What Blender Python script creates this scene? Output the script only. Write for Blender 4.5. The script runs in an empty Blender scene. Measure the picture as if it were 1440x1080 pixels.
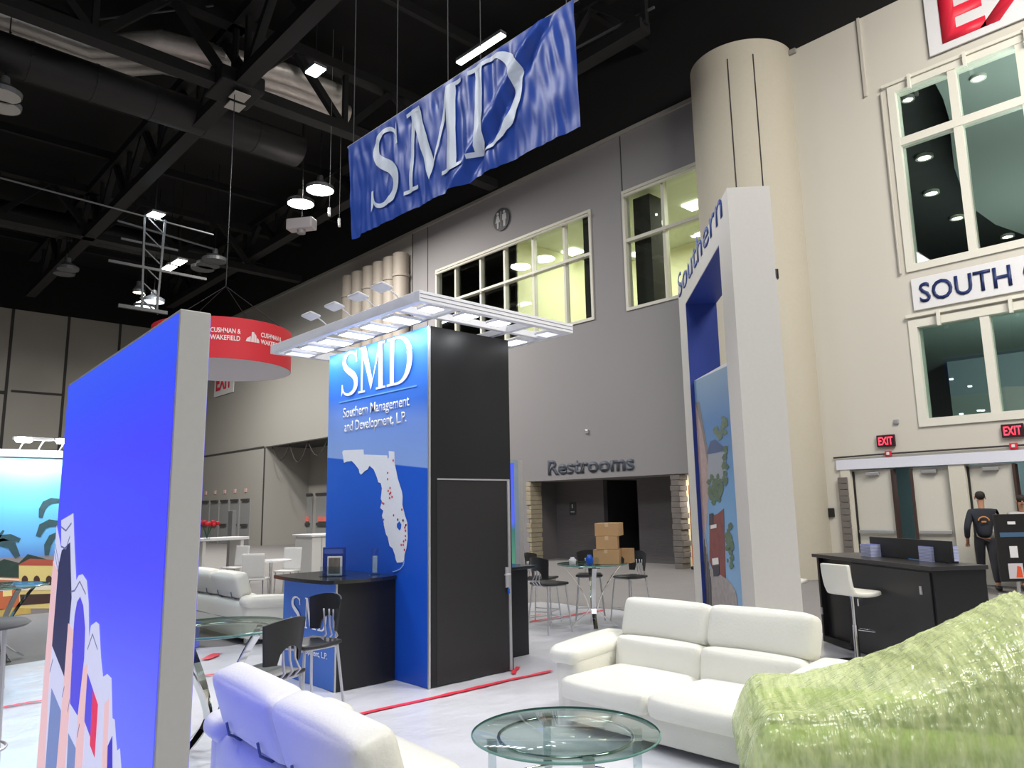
import bpy, bmesh, math, random
from mathutils import Vector as V, Matrix, noise
from mathutils.geometry import tessellate_polygon
random.seed(7)
PI = math.pi
S = bpy.context.scene
COL = S.collection
# ---------------------------------------------------------------- camera
CAMH = 1.7
FPX, PITCH, ROLL, YAW = 1047.1, math.radians(9.3966), math.radians(-1.0401), math.radians(46.811)
_F = V((math.cos(YAW)*math.cos(PITCH), math.sin(YAW)*math.cos(PITCH), math.sin(PITCH)))
_R0 = V((math.sin(YAW), -math.cos(YAW), 0)); _U0 = _R0.cross(_F)
_R = _R0*math.cos(ROLL) + _U0*math.sin(ROLL); _U = _U0*math.cos(ROLL) - _R0*math.sin(ROLL)
cd = bpy.data.cameras.new('camera'); cam = bpy.data.objects.new('camera', cd); COL.objects.link(cam)
m = Matrix((_R, _U, -_F)).transposed().to_4x4(); m.translation = V((0, 0, CAMH)); cam.matrix_world = m
cd.sensor_width = 36; cd.lens = FPX/1440*36; cd.clip_end = 200; cd.clip_start = .05
S.camera = cam
# ---------------------------------------------------------------- light, exposure
w = bpy.data.worlds.new('world'); S.world = w; w.use_nodes = True
w.node_tree.nodes['Background'].inputs[0].default_value = (.8, .88, 1, 1)
w.node_tree.nodes['Background'].inputs[1].default_value = .05
S.view_settings.view_transform = 'Standard'; S.view_settings.look = 'None'
S.view_settings.gamma = 1; S.view_settings.use_curve_mapping = False
S.view_settings.exposure = 0.0
def area(name, loc, size, power, col=(1, .97, .93), aim=None, sy=None, shape='RECTANGLE', spread=None):
    l = bpy.data.lights.new(name, 'AREA'); l.shape = shape; l.size = size
    if shape in ('RECTANGLE', 'ELLIPSE'): l.size_y = sy or size
    l.energy = power; l.color = col
    if spread: l.spread = math.radians(spread)
    o = bpy.data.objects.new(name, l); COL.objects.link(o); o.location = loc
    d = (V(aim)-V(loc)) if aim else V((0, 0, -1))
    o.rotation_euler = d.to_track_quat('-Z', 'Y').to_euler()
    return o
WARM = (1, .95, .88); COOL = (.92, .96, 1)
area('hall_fill', (1.5, 1.5, 12.6), 5, 820, (.98, .98, 1))  # unseen lights without fittings, added out of frame in place of high bays
area('hall_fill', (9.5, -2.5, 12.6), 5, 2100, WARM, aim=(15, 2.5, 0))
area('hall_fill', (-.5, 12.8, 12.6), 4, 780, (.98, .98, 1))
area('hall_fill', (-7, -6, 12.6), 5, 600, COOL)

# ---------------------------------------------------------------- px -> world helpers (the photograph's survey)
def ray(x, y): return _F + _R*((x-720)/FPX) - _U*((y-540)/FPX)
def onax(ax, x, y, c):
    d = ray(x, y); o = V((0, 0, CAMH)); return o + d*((c-o[ax])/d[ax])
PX = lambda x, y, c: onax(0, x, y, c)
PY = lambda x, y, c: onax(1, x, y, c)
G = lambda x, y, z=0: onax(2, x, y, z)
def onplane(x, y, P, n):
    d = ray(x, y); o = V((0, 0, CAMH)); return o + d*((P-o).dot(n)/d.dot(n))
# ---------------------------------------------------------------- materials
MATS = {}
def srgb(c):
    return tuple(((v/255)/12.92 if v/255 <= .04045 else ((v/255+.055)/1.055)**2.4) for v in c)
def mat(name, c, rough=.5, metal=0, emit=0, spec=.5, coat=0, bump=0, bscale=30, var=0, vscale=4, sheen=0, trans=0, stretch=None, croug=.05):
    if name in MATS: return MATS[name]
    mm = bpy.data.materials.new(name); mm.use_nodes = True; nt = mm.node_tree; b = nt.nodes['Principled BSDF']
    c = srgb(c); b.inputs['Base Color'].default_value = (*c, 1); b.inputs['Roughness'].default_value = rough
    b.inputs['Metallic'].default_value = metal; b.inputs['Specular IOR Level'].default_value = spec
    b.inputs['Coat Weight'].default_value = coat; b.inputs['Coat Roughness'].default_value = croug
    b.inputs['Transmission Weight'].default_value = trans
    if emit:
        b.inputs['Emission Color'].default_value = (*c, 1); b.inputs['Emission Strength'].default_value = emit
    tc = nt.nodes.new('ShaderNodeTexCoord')
    vec = tc.outputs['Object']
    if stretch:
        mp = nt.nodes.new('ShaderNodeMapping'); mp.inputs['Scale'].default_value = stretch
        nt.links.new(vec, mp.inputs[0]); vec = mp.outputs[0]
    n = nt.nodes.new('ShaderNodeTexNoise'); n.inputs['Scale'].default_value = vscale if var else bscale; n.inputs['Detail'].default_value = 4
    nt.links.new(vec, n.inputs[0])
    v = var or .04
    mx = nt.nodes.new('ShaderNodeMix'); mx.data_type = 'RGBA'
    mx.inputs[6].default_value = (*[k*(1-v) for k in c], 1); mx.inputs[7].default_value = (*[min(1, k*(1+v)) for k in c], 1)
    nt.links.new(n.outputs[0], mx.inputs[0]); nt.links.new(mx.outputs[2], b.inputs['Base Color'])
    if emit:
        nt.links.new(mx.outputs[2], b.inputs['Emission Color'])
        for l in list(b.inputs['Base Color'].links): nt.links.remove(l)
        b.inputs['Base Color'].default_value = (*[k*.12 for k in c], 1)
    if bump:
        n2 = nt.nodes.new('ShaderNodeTexNoise'); n2.inputs['Scale'].default_value = bscale; n2.inputs['Detail'].default_value = 5
        nt.links.new(vec, n2.inputs[0])
        bp = nt.nodes.new('ShaderNodeBump'); bp.inputs['Strength'].default_value = bump; bp.inputs['Distance'].default_value = .02
        nt.links.new(n2.outputs[0], bp.inputs['Height']); nt.links.new(bp.outputs[0], b.inputs['Normal'])
    MATS[name] = mm; return mm
def zramp(name, stops, axis='Z', slope=0, rough=.45, emit=0, lo=0, hi=1, spec=.4, sy=0):
    """printed graphic whose ink colour runs along one axis of the panel (local coords)"""
    mm = mat(name, (128, 128, 128), rough, spec=spec); nt = mm.node_tree; b = nt.nodes['Principled BSDF']
    tc = nt.nodes.new('ShaderNodeTexCoord'); sp = nt.nodes.new('ShaderNodeSeparateXYZ'); nt.links.new(tc.outputs['Object'], sp.inputs[0])
    a = nt.nodes.new('ShaderNodeMath'); a.operation = 'MULTIPLY'; a.inputs[1].default_value = slope; nt.links.new(sp.outputs['Y'], a.inputs[0])
    s = nt.nodes.new('ShaderNodeMath'); s.operation = 'ADD'; nt.links.new(a.outputs[0], s.inputs[0]); nt.links.new(sp.outputs[axis], s.inputs[1])
    r = nt.nodes.new('ShaderNodeMapRange'); r.inputs['From Min'].default_value = lo; r.inputs['From Max'].default_value = hi
    nt.links.new(s.outputs[0], r.inputs['Value'])
    cr = nt.nodes.new('ShaderNodeValToRGB'); e = cr.color_ramp.elements
    e[0].position = stops[0][0]; e[0].color = (*srgb(stops[0][1]), 1); e[1].position = stops[1][0]; e[1].color = (*srgb(stops[1][1]), 1)
    for p, c in stops[2:]:
        k = e.new(p); k.color = (*srgb(c), 1)
    nt.links.new(r.outputs[0], cr.inputs[0]); nt.links.new(cr.outputs[0], b.inputs['Base Color'])
    if emit:
        for l in list(b.inputs['Base Color'].links): nt.links.remove(l)
        nt.links.new(cr.outputs[0], b.inputs['Emission Color']); b.inputs['Emission Strength'].default_value = emit
        b.inputs['Base Color'].default_value = (.02, .02, .02, 1)
    return mm
def glassmat(name, col, tr=.75, rough=.02, ior=1.45, base=None):
    mm = bpy.data.materials.new(name); mm.use_nodes = True; nt = mm.node_tree; nt.nodes.clear()
    o = nt.nodes.new('ShaderNodeOutputMaterial'); t = nt.nodes.new('ShaderNodeBsdfTransparent'); g = nt.nodes.new('ShaderNodeBsdfGlossy')
    t.inputs[0].default_value = (*srgb(col), 1); g.inputs['Roughness'].default_value = rough
    lw = nt.nodes.new('ShaderNodeLayerWeight'); fr = nt.nodes.new('ShaderNodeMath'); fr.operation = 'POWER'; fr.inputs[1].default_value = 5.0
    nt.links.new(lw.outputs['Facing'], fr.inputs[0])
    mr = nt.nodes.new('ShaderNodeMapRange'); mr.inputs['To Min'].default_value = (1-tr)*.6; mr.inputs['To Max'].default_value = .7
    nt.links.new(fr.outputs[0], mr.inputs[0])
    mx = nt.nodes.new('ShaderNodeMixShader'); nt.links.new(mr.outputs[0], mx.inputs[0]); nt.links.new(t.outputs[0], mx.inputs[1]); nt.links.new(g.outputs[0], mx.inputs[2])
    nt.links.new(mx.outputs[0], o.inputs[0]); MATS[name] = mm; return mm
white_leather = mat('white_leather', (230, 229, 218), .42, bump=.12, bscale=60, var=.02)
seam_grey = mat('seam_grey', (150, 150, 142), .7)
black_lam = mat('black_laminate', (28, 28, 30), .35, bump=.05, bscale=90, spec=.35)
black_pl = mat('black_plastic', (30, 30, 32), .45)
chrome = mat('chrome', (215, 215, 215), .08, 1)
alu = mat('aluminium', (188, 188, 190), .35, .6)
steel = mat('painted_steel', (198, 198, 202), .3, .5)
white_pt = mat('white_paint', (226, 226, 228), .45)
canopy_w = mat('canopy_white', (225, 226, 230), .4)
led = mat('led_panel', (245, 250, 255), .5, emit=14)
blueprint = mat('blue_print', (28, 92, 205), .35, spec=.4)
white_ink = mat('white_ink', (244, 246, 252), .5)
red_ink = mat('red_ink', (214, 40, 60), .5)
navy = mat('navy_ink', (28, 66, 140), .5)
darknavy = mat('dark_navy', (20, 40, 96), .5)
red_tape = mat('red_tape', (235, 60, 80), .35)
beige = mat('beige_wall', (205, 201, 190), .8, var=.02, vscale=.4, bump=.04, bscale=14)
greywall = mat('grey_wall', (136, 134, 136), .85, var=.05, vscale=.3, bump=.04, bscale=14)  # partly a greyer surface, partly the weaker light put into the base colour
farwallm = mat('far_wall', (158, 156, 150), .85, var=.04, vscale=.2)
blackceil = mat('black_ceiling', (13, 13, 14), .9, var=.3, vscale=.5)
blacksteel = mat('black_steel', (14, 14, 16), .7)
carpet = mat('grey_carpet', (128, 125, 124), .95, bump=.3, bscale=200, var=.08, vscale=2)
foil = mat('foil_duct', (205, 200, 194), .42, .55, bump=.7, bscale=7, var=.15, vscale=6, stretch=(1, 1, 1))
darkduct = mat('dark_duct', (34, 34, 36), .5, .2, bump=.3, bscale=5)
glass = glassmat('table_glass', (236, 246, 242), .9)
clear = glassmat('clear_acrylic', (238, 245, 248), .9)
winglass = glassmat('window_glass', (240, 244, 240), .93)
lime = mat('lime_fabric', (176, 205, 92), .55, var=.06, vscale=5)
card = mat('cardboard', (190, 152, 106), .8, var=.05)
skin = mat('skin', (176, 128, 100), .6); hairm = mat('hair', (32, 24, 20), .7)
# ---------------------------------------------------------------- mesh helpers
def BM(): return bmesh.new()
def obj(name, bm, mt, parent=None, smooth=False):
    me = bpy.data.meshes.new(name); bm.normal_update(); bm.to_mesh(me); bm.free()
    mts = mt if isinstance(mt, (list, tuple)) else [mt]
    for k in mts: me.materials.append(k)
    if smooth:
        for p in me.polygons: p.use_smooth = True
    o = bpy.data.objects.new(name, me); COL.objects.link(o)
    if parent is not None: o.parent = parent
    return o
def autosm(o, ang=40):
    me = o.data
    for p in me.polygons: p.use_smooth = True
    me.set_sharp_from_angle(angle=math.radians(ang)); return o
def thing(name, label, cat, loc=(0, 0, 0), rz=0, group=None):
    o = bpy.data.objects.new(name, None); COL.objects.link(o); o.location = loc; o.rotation_euler = (0, 0, rz)
    o.empty_display_size = .1
    o['label'] = label; o['category'] = cat
    if group: o['group'] = group
    return o
def tag(o, label, cat, group=None):
    o['label'] = label; o['category'] = cat
    if group: o['group'] = group
    return o
def struct(o): o['kind'] = 'structure'; return o
def copy_tree(o, parent=None):
    c = o.copy(); COL.objects.link(c)
    if parent is not None: c.parent = parent
    for ch in list(o.children): copy_tree(ch, c)
    return c
def box(bm, x0, x1, y0, y1, z0, z1, rz=0, piv=None, bev=0, seg=2):
    c = V(((x0+x1)/2, (y0+y1)/2, (z0+z1)/2))
    r = bmesh.ops.create_cube(bm, size=1, matrix=Matrix.Translation(c) @ Matrix.Diagonal((abs(x1-x0), abs(y1-y0), abs(z1-z0), 1)))
    vs = r['verts']
    if bev:
        es = list({e for v in vs for e in v.link_edges})
        rr = bmesh.ops.bevel(bm, geom=es, offset=bev, segments=seg, profile=.5, affect='EDGES'); vs = list({v for f in rr['faces'] for v in f.verts} | {v for v in vs if v.is_valid})
    if rz:
        p = V(piv) if piv else c
        bmesh.ops.rotate(bm, cent=p, matrix=Matrix.Rotation(rz, 3, 'Z'), verts=vs)
    return vs
def cushion(bm, c, s, r=.05, puff=.03, n=9, mtx=None, taper=None):
    dst = bm; bm = bmesh.new()
    bmesh.ops.create_cube(bm, size=2)
    bmesh.ops.subdivide_edges(bm, edges=list(bm.edges), cuts=n, use_grid_fill=True)
    vs = list(bm.verts)
    h = V(s)/2
    for v in vs:
        q = V([math.sin(k*PI/2) for k in v.co])
        P = V((q.x*h.x, q.y*h.y, q.z*h.z)); inn = V([max(-(h[i]-r), min(h[i]-r, P[i])) for i in range(3)])
        d = P-inn
        if d.length > 1e-6: P = inn + d.normalized()*r if d.length > r else P
        for i in range(3):
            j, k = (i+1) % 3, (i+2) % 3
            if abs(v.co[i]) > .999: P[i] += math.copysign(puff, v.co[i])*(1-q[j]**2)*(1-q[k]**2)
        if taper: P = taper(P, h)
        v.co = P
    M4 = Matrix.Translation(V(c)) @ (mtx or Matrix.Identity(4))
    bmesh.ops.transform(bm, matrix=M4, verts=vs)
    me = bpy.data.meshes.new('tmp'); bm.to_mesh(me); bm.free(); dst.from_mesh(me); bpy.data.meshes.remove(me)
def tube(bm, pts, r, seg=8, closed=False, cap=True, flat=None):
    pts = [V(p) for p in pts]; n = len(pts); rings = []; up = None
    for i, p in enumerate(pts):
        if closed: t = pts[(i+1) % n]-pts[i-1]
        else: t = pts[min(i+1, n-1)]-pts[max(i-1, 0)]
        t.normalize()
        if up is None:
            up = V((0, 0, 1)) if abs(t.z) < .9 else V((1, 0, 0))
        up = (up - t*up.dot(t)).normalized(); s = t.cross(up)
        rr = r[i] if isinstance(r, (list, tuple)) else r
        fl = flat or 1
        rings.append([bm.verts.new(p + (up*math.cos(a)*fl + s*math.sin(a))*rr) for a in [2*PI*k/seg for k in range(seg)]])
    for i in range(n if closed else n-1):
        a, b = rings[i], rings[(i+1) % n]
        for k in range(seg): bm.faces.new((a[k], a[(k+1) % seg], b[(k+1) % seg], b[k]))
    if cap and not closed:
        bm.faces.new(rings[0][::-1]); bm.faces.new(rings[-1])
def bar(bm, a, b, w, h=None, up=(0, 0, 1)):
    a, b = V(a), V(b); h = h or w; t = (b-a).normalized(); u = V(up)
    if abs(t.dot(u)) > .99: u = V((1, 0, 0))
    s = t.cross(u).normalized(); u = s.cross(t)
    q = [[bm.verts.new(p + s*i*w/2 + u*j*h/2) for i, j in ((-1, -1), (1, -1), (1, 1), (-1, 1))] for p in (a, b)]
    for k in range(4): bm.faces.new((q[0][k], q[0][(k+1) % 4], q[1][(k+1) % 4], q[1][k]))
    bm.faces.new(q[0][::-1]); bm.faces.new(q[1])
def strip(bm, pts, w, t, side):
    """flat bar bent along pts: w wide along side, t thick"""
    side = V(side).normalized(); pts = [V(p) for p in pts]; rings = []
    for i, p in enumerate(pts):
        tg = (pts[min(i+1, len(pts)-1)]-pts[max(i-1, 0)]).normalized(); n = tg.cross(side).normalized()
        rings.append([bm.verts.new(p + side*a*w/2 + n*b*t/2) for a, b in ((-1, -1), (1, -1), (1, 1), (-1, 1))])
    for i in range(len(rings)-1):
        for k in range(4): bm.faces.new((rings[i][k], rings[i][(k+1) % 4], rings[i+1][(k+1) % 4], rings[i+1][k]))
    bm.faces.new(rings[0][::-1]); bm.faces.new(rings[-1])
def lathe(bm, prof, seg=32, c=(0, 0, 0), cap=False):
    c = V(c); rings = []
    for r, z in prof:
        rings.append([bm.verts.new(c+V((r*math.cos(2*PI*k/seg), r*math.sin(2*PI*k/seg), z))) for k in range(seg)] if r > 1e-5 else [bm.verts.new(c+V((0, 0, z)))])
    for i in range(len(rings)-1):
        a, b = rings[i], rings[i+1]
        for k in range(seg):
            k2 = (k+1) % seg
            if len(a) == 1: bm.faces.new((a[0], b[k2], b[k]))
            elif len(b) == 1: bm.faces.new((a[k], a[k2], b[0]))
            else: bm.faces.new((a[k], a[k2], b[k2], b[k]))
def ring(bm, R, r, c, seg=48, s2=8):
    tube(bm, [V(c)+V((R*math.cos(a), R*math.sin(a), 0)) for a in [2*PI*k/seg for k in range(seg)]], r, s2, closed=True)
def prism(bm, pts, d):
    """closed polygon (3d pts) extruded by vector d"""
    pts = [V(p) for p in pts]; d = V(d); a = [bm.verts.new(p) for p in pts]; b = [bm.verts.new(p+d) for p in pts]; n = len(pts)
    if n <= 4: bm.faces.new(a[::-1]); bm.faces.new(b)
    else:
        for t in tessellate_polygon([pts]):
            for q in (a, b):
                try: bm.faces.new([q[i] for i in t])
                except ValueError: pass
    for k in range(n): bm.faces.new((a[k], a[(k+1) % n], b[(k+1) % n], b[k]))
def ngon(bm, pts):
    vs = [bm.verts.new(V(p)) for p in pts]
    if len(vs) <= 4: bm.faces.new(vs); return
    for t in tessellate_polygon([[v.co for v in vs]]):
        try: bm.faces.new([vs[i] for i in t])
        except ValueError: pass
def textmesh(s, bold=0, spacing=1):
    c = bpy.data.curves.new('lettering', 'FONT'); c.body = s; c.size = 1; c.offset = bold; c.extrude = 0; c.resolution_u = 3; c.space_character = spacing
    o = bpy.data.objects.new('lettering', c); COL.objects.link(o)
    bpy.context.view_layer.update()
    me = bpy.data.meshes.new_from_object(o.evaluated_get(bpy.context.evaluated_depsgraph_get())); bpy.data.objects.remove(o); bpy.data.curves.remove(c)
    return me
def lettering(name, s, mt, parent, org, xd, yd, width, cap, bold=0, thick=.004, spacing=1, fn=None):
    """text fitted into width x cap height; org = baseline start; xd,yd unit vectors"""
    me = textmesh(s, bold, spacing); co = [v.co.copy() for v in me.vertices]
    x0 = min(c.x for c in co); x1 = max(c.x for c in co); H = .70
    sx = width/(x1-x0); sy = cap/H; org = V(org); xd = V(xd); yd = V(yd); nrm = xd.cross(yd)
    bm = BM(); bm.from_mesh(me); bpy.data.meshes.remove(me)
    if thick > 0:
        r = bmesh.ops.extrude_face_region(bm, geom=list(bm.faces)); ex = {e for e in r['geom'] if isinstance(e, bmesh.types.BMVert)}
    else: ex = set()
    for v in bm.verts:
        if fn: v.co = fn((v.co.x-x0)*sx, v.co.y*sy)
        else:
            v.co = org + xd*(v.co.x-x0)*sx + yd*v.co.y*sy + nrm*(thick if v in ex else 0)
    bmesh.ops.recalc_face_normals(bm, faces=bm.faces)
    me = None
    return obj(name, bm, mt, parent)
# serif capitals S, M, D as quads in a unit box (height 1)
def glyph_S():
    cl = [(.50, .74), (.485, .86), (.40, .945), (.29, .97), (.17, .925), (.115, .82), (.13, .70), (.21, .60), (.33, .51), (.44, .42), (.505, .30), (.495, .165), (.42, .07), (.30, .03), (.17, .05), (.085, .13), (.06, .26)]
    wd = [.012, .018, .024, .03, .045, .058, .062, .066, .07, .068, .064, .058, .045, .032, .026, .02, .012]
    def cr(a, b, c, d, t): return .5*((2*b)+(-a+c)*t+(2*a-5*b+4*c-d)*t*t+(-a+3*b-3*c+d)*t**3)
    cl2, wd2 = [], []
    for i in range(len(cl)-1):
        g = [max(0, i-1), i, i+1, min(len(cl)-1, i+2)]
        for t in (0, .34, .67):
            cl2.append((cr(*[cl[k][0] for k in g], t), cr(*[cl[k][1] for k in g], t))); wd2.append(wd[i]*(1-t)+wd[i+1]*t)
    cl, wd = cl2+[cl[-1]], wd2+[wd[-1]]
    q = []; L = []
    for i, (x, y) in enumerate(cl):
        a = cl[max(i-1, 0)]; b = cl[min(i+1, len(cl)-1)]; t = V((b[0]-a[0], b[1]-a[1])).normalized(); n = V((-t.y, t.x))*wd[i]
        L.append(((x+n.x, y+n.y), (x-n.x, y-n.y)))
    for i in range(len(L)-1): q.append((L[i][0], L[i+1][0], L[i+1][1], L[i][1]))
    q.append(((.488, .72), (.525, .72), (.51, .99), (.475, .90))); q.append(((.03, .01), (.07, .09), (.075, .28), (.035, .28)))
    return q, .58
def glyph_M():
    q = [((.085, .0), (.15, .0), (.17, 1), (.10, 1)), ((.0, 0), (.24, 0), (.24, .045), (0, .045)), ((.02, .955), (.24, .955), (.20, 1), (.02, 1)),
         ((.08, 1), (.255, 1), (.51, .2), (.44, .02)), ((.44, .02), (.50, .18), (.78, 1), (.70, 1)),
         ((.70, 0), (.86, 0), (.83, 1), (.70, 1)), ((.62, 0), (.94, 0), (.94, .045), (.62, .045)), ((.72, .955), (.92, .955), (.92, 1), (.72, 1))]
    return q, .94
def glyph_D():
    q = [((.09, 0), (.215, 0), (.215, 1), (.09, 1)), ((0, 0), (.3, 0), (.3, .05), (0, .05)), ((0, .95), (.3, .95), (.3, 1), (0, 1))]
    n = 30; A = []
    for i in range(n+1):
        a = -PI/2 + PI*i/n; c, s = math.cos(a), math.sin(a)
        A.append(((.28+.48*abs(c)**.85, .5+.5*s), (.28+.33*abs(c)**.85, .5+.45*s)))
    for i in range(n): q.append((A[i][0], A[i+1][0], A[i+1][1], A[i][1]))
    return q, .76
def smd(bm, place, boxes, cut=0):
    """boxes: (x0,x1) for each letter, place(x,y01) -> point"""
    idx = 0
    for gl, (a, b) in zip((glyph_S, glyph_M, glyph_D), boxes):
        q, wd = gl()
        for f in q:
            big = max(abs(f[0][0]-f[2][0]), abs(f[0][1]-f[2][1]), abs(f[1][1]-f[3][1])); k = (cut if big > .2 else 2) if cut else 1; idx += 1
            # bilinear subdivide quads so they follow the cloth
            for i in range(k):
                for j in range(k):
                    P = []
                    for (s, t) in ((i/k, j/k), ((i+1)/k, j/k), ((i+1)/k, (j+1)/k), (i/k, (j+1)/k)):
                        x = (f[0][0]*(1-s)+f[1][0]*s)*(1-t) + (f[3][0]*(1-s)+f[2][0]*s)*t
                        y = (f[0][1]*(1-s)+f[1][1]*s)*(1-t) + (f[3][1]*(1-s)+f[2][1]*s)*t
                        P.append(place(a+(b-a)*x/wd, y) - V((.0002*(idx % 40), 0, 0)))
                    ngon(bm, P)
# ================================================================ THE HALL
WX, WY, WT, RZ = 17.075, 47.3, 12.97, 16.0
XMIN, YMIN = -22, -18
# wall_right is the long wall; openings cut as separate slabs (y0,y1,z0,z1)
def wall_slab(bm, y0, y1, z0, z1, x=WX, t=.3): box(bm, x, x+t, y0, y1, z0, z1)
W1 = (14.43, 22.42, 7.33, 10.9); W2 = (9.0, 13.18, 7.33, 11.05)
U = (-3.3, 5.5, 6.6, 10.97); Lw = (-3.3, 5.58, 3.22, 5.53)
OPN = (11.9, 17.5, 0, 2.51); DR = (.6, 7.33, 0, 2.6); COR = (10.1, 11.72, 0, 2.51); BAY = (24.5, 37.0, 0, 5.03)
bm = BM()
wall_slab(bm, 8.6, 24, 11.05, WT); wall_slab(bm, 8.6, 24, OPN[3], 7.33); wall_slab(bm, 13.18, 14.43, 7.33, 11.05)
wall_slab(bm, W1[0], W1[1], 10.9, 11.05); wall_slab(bm, 22.42, 24, 7.33, 11.05); wall_slab(bm, 8.6, 9.0, 7.33, 11.05)
wall_slab(bm, 17.5, 24, 0, OPN[3]); wall_slab(bm, 8.6, 10.1, 0, OPN[3])
struct(obj('wall_right', bm, greywall))
bm = BM()
wall_slab(bm, -3.3, 8.6, 10.97, WT); wall_slab(bm, 5.5, 8.6, 5.53, 10.97); wall_slab(bm, 5.58, 8.6, 3.22, 5.53); wall_slab(bm, -3.3, 5.5, 5.53, 6.6); wall_slab(bm, -3.3, 8.6, 2.6, 3.22)
wall_slab(bm, 7.33, 8.6, 0, 2.6); wall_slab(bm, -3.3, .6, 0, 2.6); wall_slab(bm, YMIN, -3.3, 0, WT)
wr = struct(obj('wall_right', bm, beige))
bm = BM()
wall_slab(bm, 24, BAY[1], BAY[3], WT); wall_slab(bm, BAY[1], WY, 0, WT); wall_slab(bm, 24, 24.5, 0, BAY[3])
struct(obj('wall_right', bm, farwallm))
bm = BM(); wall_slab(bm, YMIN, WY, WT, RZ)
box(bm, XMIN, WX+.3, WY, WY+.3, WT-.1, RZ); struct(obj('trim_1', bm, blackceil))
# thin cap ledge at the top of the long wall
bm = BM(); box(bm, WX-.08, WX+.02, 7.5, WY, WT-.12, WT); struct(obj('trim_2', bm, mat('ledge', (150, 148, 142), .8)))
bm = BM(); box(bm, XMIN, WX+.3, WY, WY+.3, 0, WT-.1)
wb = struct(obj('wall_back', bm, farwallm))
seamm = mat('seam_dark', (62, 60, 60), .9)
for k in range(12):
    x = 7.166 - 2.69*6 + 2.69*k
    bm = BM(); box(bm, x-.07, x+.07, WY-.03, WY+.01, 0, WT-.1); obj('panel_joint', bm, seamm, wb)
bm = BM(); box(bm, XMIN, 7.1, WY-.04, WY+.01, 8.15, 8.33); box(bm, 7.4, 9.8, WY-.04, WY+.01, 8.3, 8.42); box(bm, 10, WX, WY-.04, WY+.01, 5.2, 5.3); obj('panel_joint', bm, seamm, wb)
bm = BM(); box(bm, XMIN-.3, XMIN, YMIN, WY, 0, RZ); struct(obj('wall_left', bm, farwallm))
bm = BM(); box(bm, XMIN, WX+.3, YMIN-.3, YMIN, 0, RZ); struct(obj('wall_front', bm, farwallm))
bm = BM(); box(bm, XMIN-.3, WX+.3, YMIN-.3, WY+.3, RZ, RZ+.3); struct(obj('ceiling', bm, blackceil))
bm = BM(); box(bm, XMIN-.3, 27, YMIN-.3, WY+.3, -.2, 0); struct(obj('floor', bm, carpet))
# fine seams on the walls
def seam(y, z0, z1, w=.03, x=WX): 
    bm = BM(); box(bm, x-.012, x+.01, y-w/2, y+w/2, z0, z1); return obj('wall_joint', bm, seamm, wr)
seam(13.16, 11.05, WT-.12); seam(22.95, 7, WT-.12); seam(23.98, 0, WT-.12, .05); seam(37.05, 0, 5.0, .12)
bm = BM(); box(bm, WX-.05, WX+.01, 37.1, WY, 5.0, 5.07); obj('wall_rail', bm, seamm, wr)
bm = BM(); box(bm, WX-.06, WX, 5.93, 5.99, 10.97, WT); tube(bm, [(WX-.05, 5.62, 6.6), (WX-.05, 5.62, 10.9)], .03, 8); obj('conduit', bm, mat('conduit_grey', (190, 186, 176), .6), wr)
# --- plastic sheeting over the booth carpet
plastic = mat('plastic_sheet', (222, 223, 230), .3, bump=.9, bscale=3.2, spec=.5, coat=.5, croug=.12, var=.07, vscale=1.5, stretch=(1, 1.6, 1))
bm = BM(); nx, ny = 150, 150; X0, X1, Y0, Y1 = -6, 9.86, -6, 10.55
gv = []
for j in range(ny+1):
    row = []
    for i in range(nx+1):
        x = X0+(X1-X0)*i/nx; y = Y0+(Y1-Y0)*j/ny
        if x > 3.0 and j > ny*.9: y -= (j/ny-.9)/.1*.7*min(1, (x-3))
        nz = noise.noise(V((x*1.1, y*.9, 0)))*.5 + noise.noise(V((x*3.1+y, y*2.3-x*.6, 3)))*.35 + abs(noise.noise(V((x*2+y*2, (y-x)*5, 7))))*.5
        edge = noise.noise(V((x*2, y*2, 1)))*.05
        if i == nx: x += edge
        if j == ny: y += edge
        row.append(bm.verts.new((x, y, .006 + .017*max(-.3, nz))))
    gv.append(row)
for j in range(ny):
    for i in range(nx): bm.faces.new((gv[j][i], gv[j][i+1], gv[j+1][i+1], gv[j+1][i]))
tag(obj('plastic_sheet', bm, plastic, smooth=True), 'rumpled white plastic film covering the booth floor', 'floor covering')
def tape(a, b, label, w=.05, wob=.012, n=14):
    a, b = V(a), V(b); t = (b-a).normalized(); s = V((-t.y, t.x, 0)); bm = BM(); L = []
    for i in range(n+1):
        p = a.lerp(b, i/n) + s*random.uniform(-wob, wob); ww = w/2*random.uniform(.8, 1.25)
        L.append((bm.verts.new((p.x+s.x*ww, p.y+s.y*ww, .0215)), bm.verts.new((p.x-s.x*ww, p.y-s.y*ww, .0205))))
    for i in range(n): bm.faces.new((L[i][0], L[i][1], L[i+1][1], L[i+1][0]))
    r = bmesh.ops.extrude_face_region(bm, geom=list(bm.faces)); bmesh.ops.translate(bm, verts=[v for v in r['geom'] if isinstance(v, bmesh.types.BMVert)], vec=(0, 0, .002))
    tag(obj('floor_tape', bm, red_tape), label, 'tape')
tape(G(500, 1009), G(775, 946), 'long red tape line in front of the black tower side', .055, .012)
tape(G(728, 940.5), (5.45, 5.86, 0), 'short torn piece of red tape near the tower door', .05, .02, 3)
tape((7.5, 8.25, 0), (9.7, 8.2, 0), 'red tape line under the glass table by the restrooms')
tape(G(275, 955), G(372, 940), 'red tape line beside the white foreground sofa, behind its headrest', .04)
tape(G(0, 998), G(60, 988), 'red tape line at the left frame edge beyond the glowing wall', .05)
tape(G(286, 930), G(306, 921), 'short faded red tape mark under the left glass table', .12, .02, 5)
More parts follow.
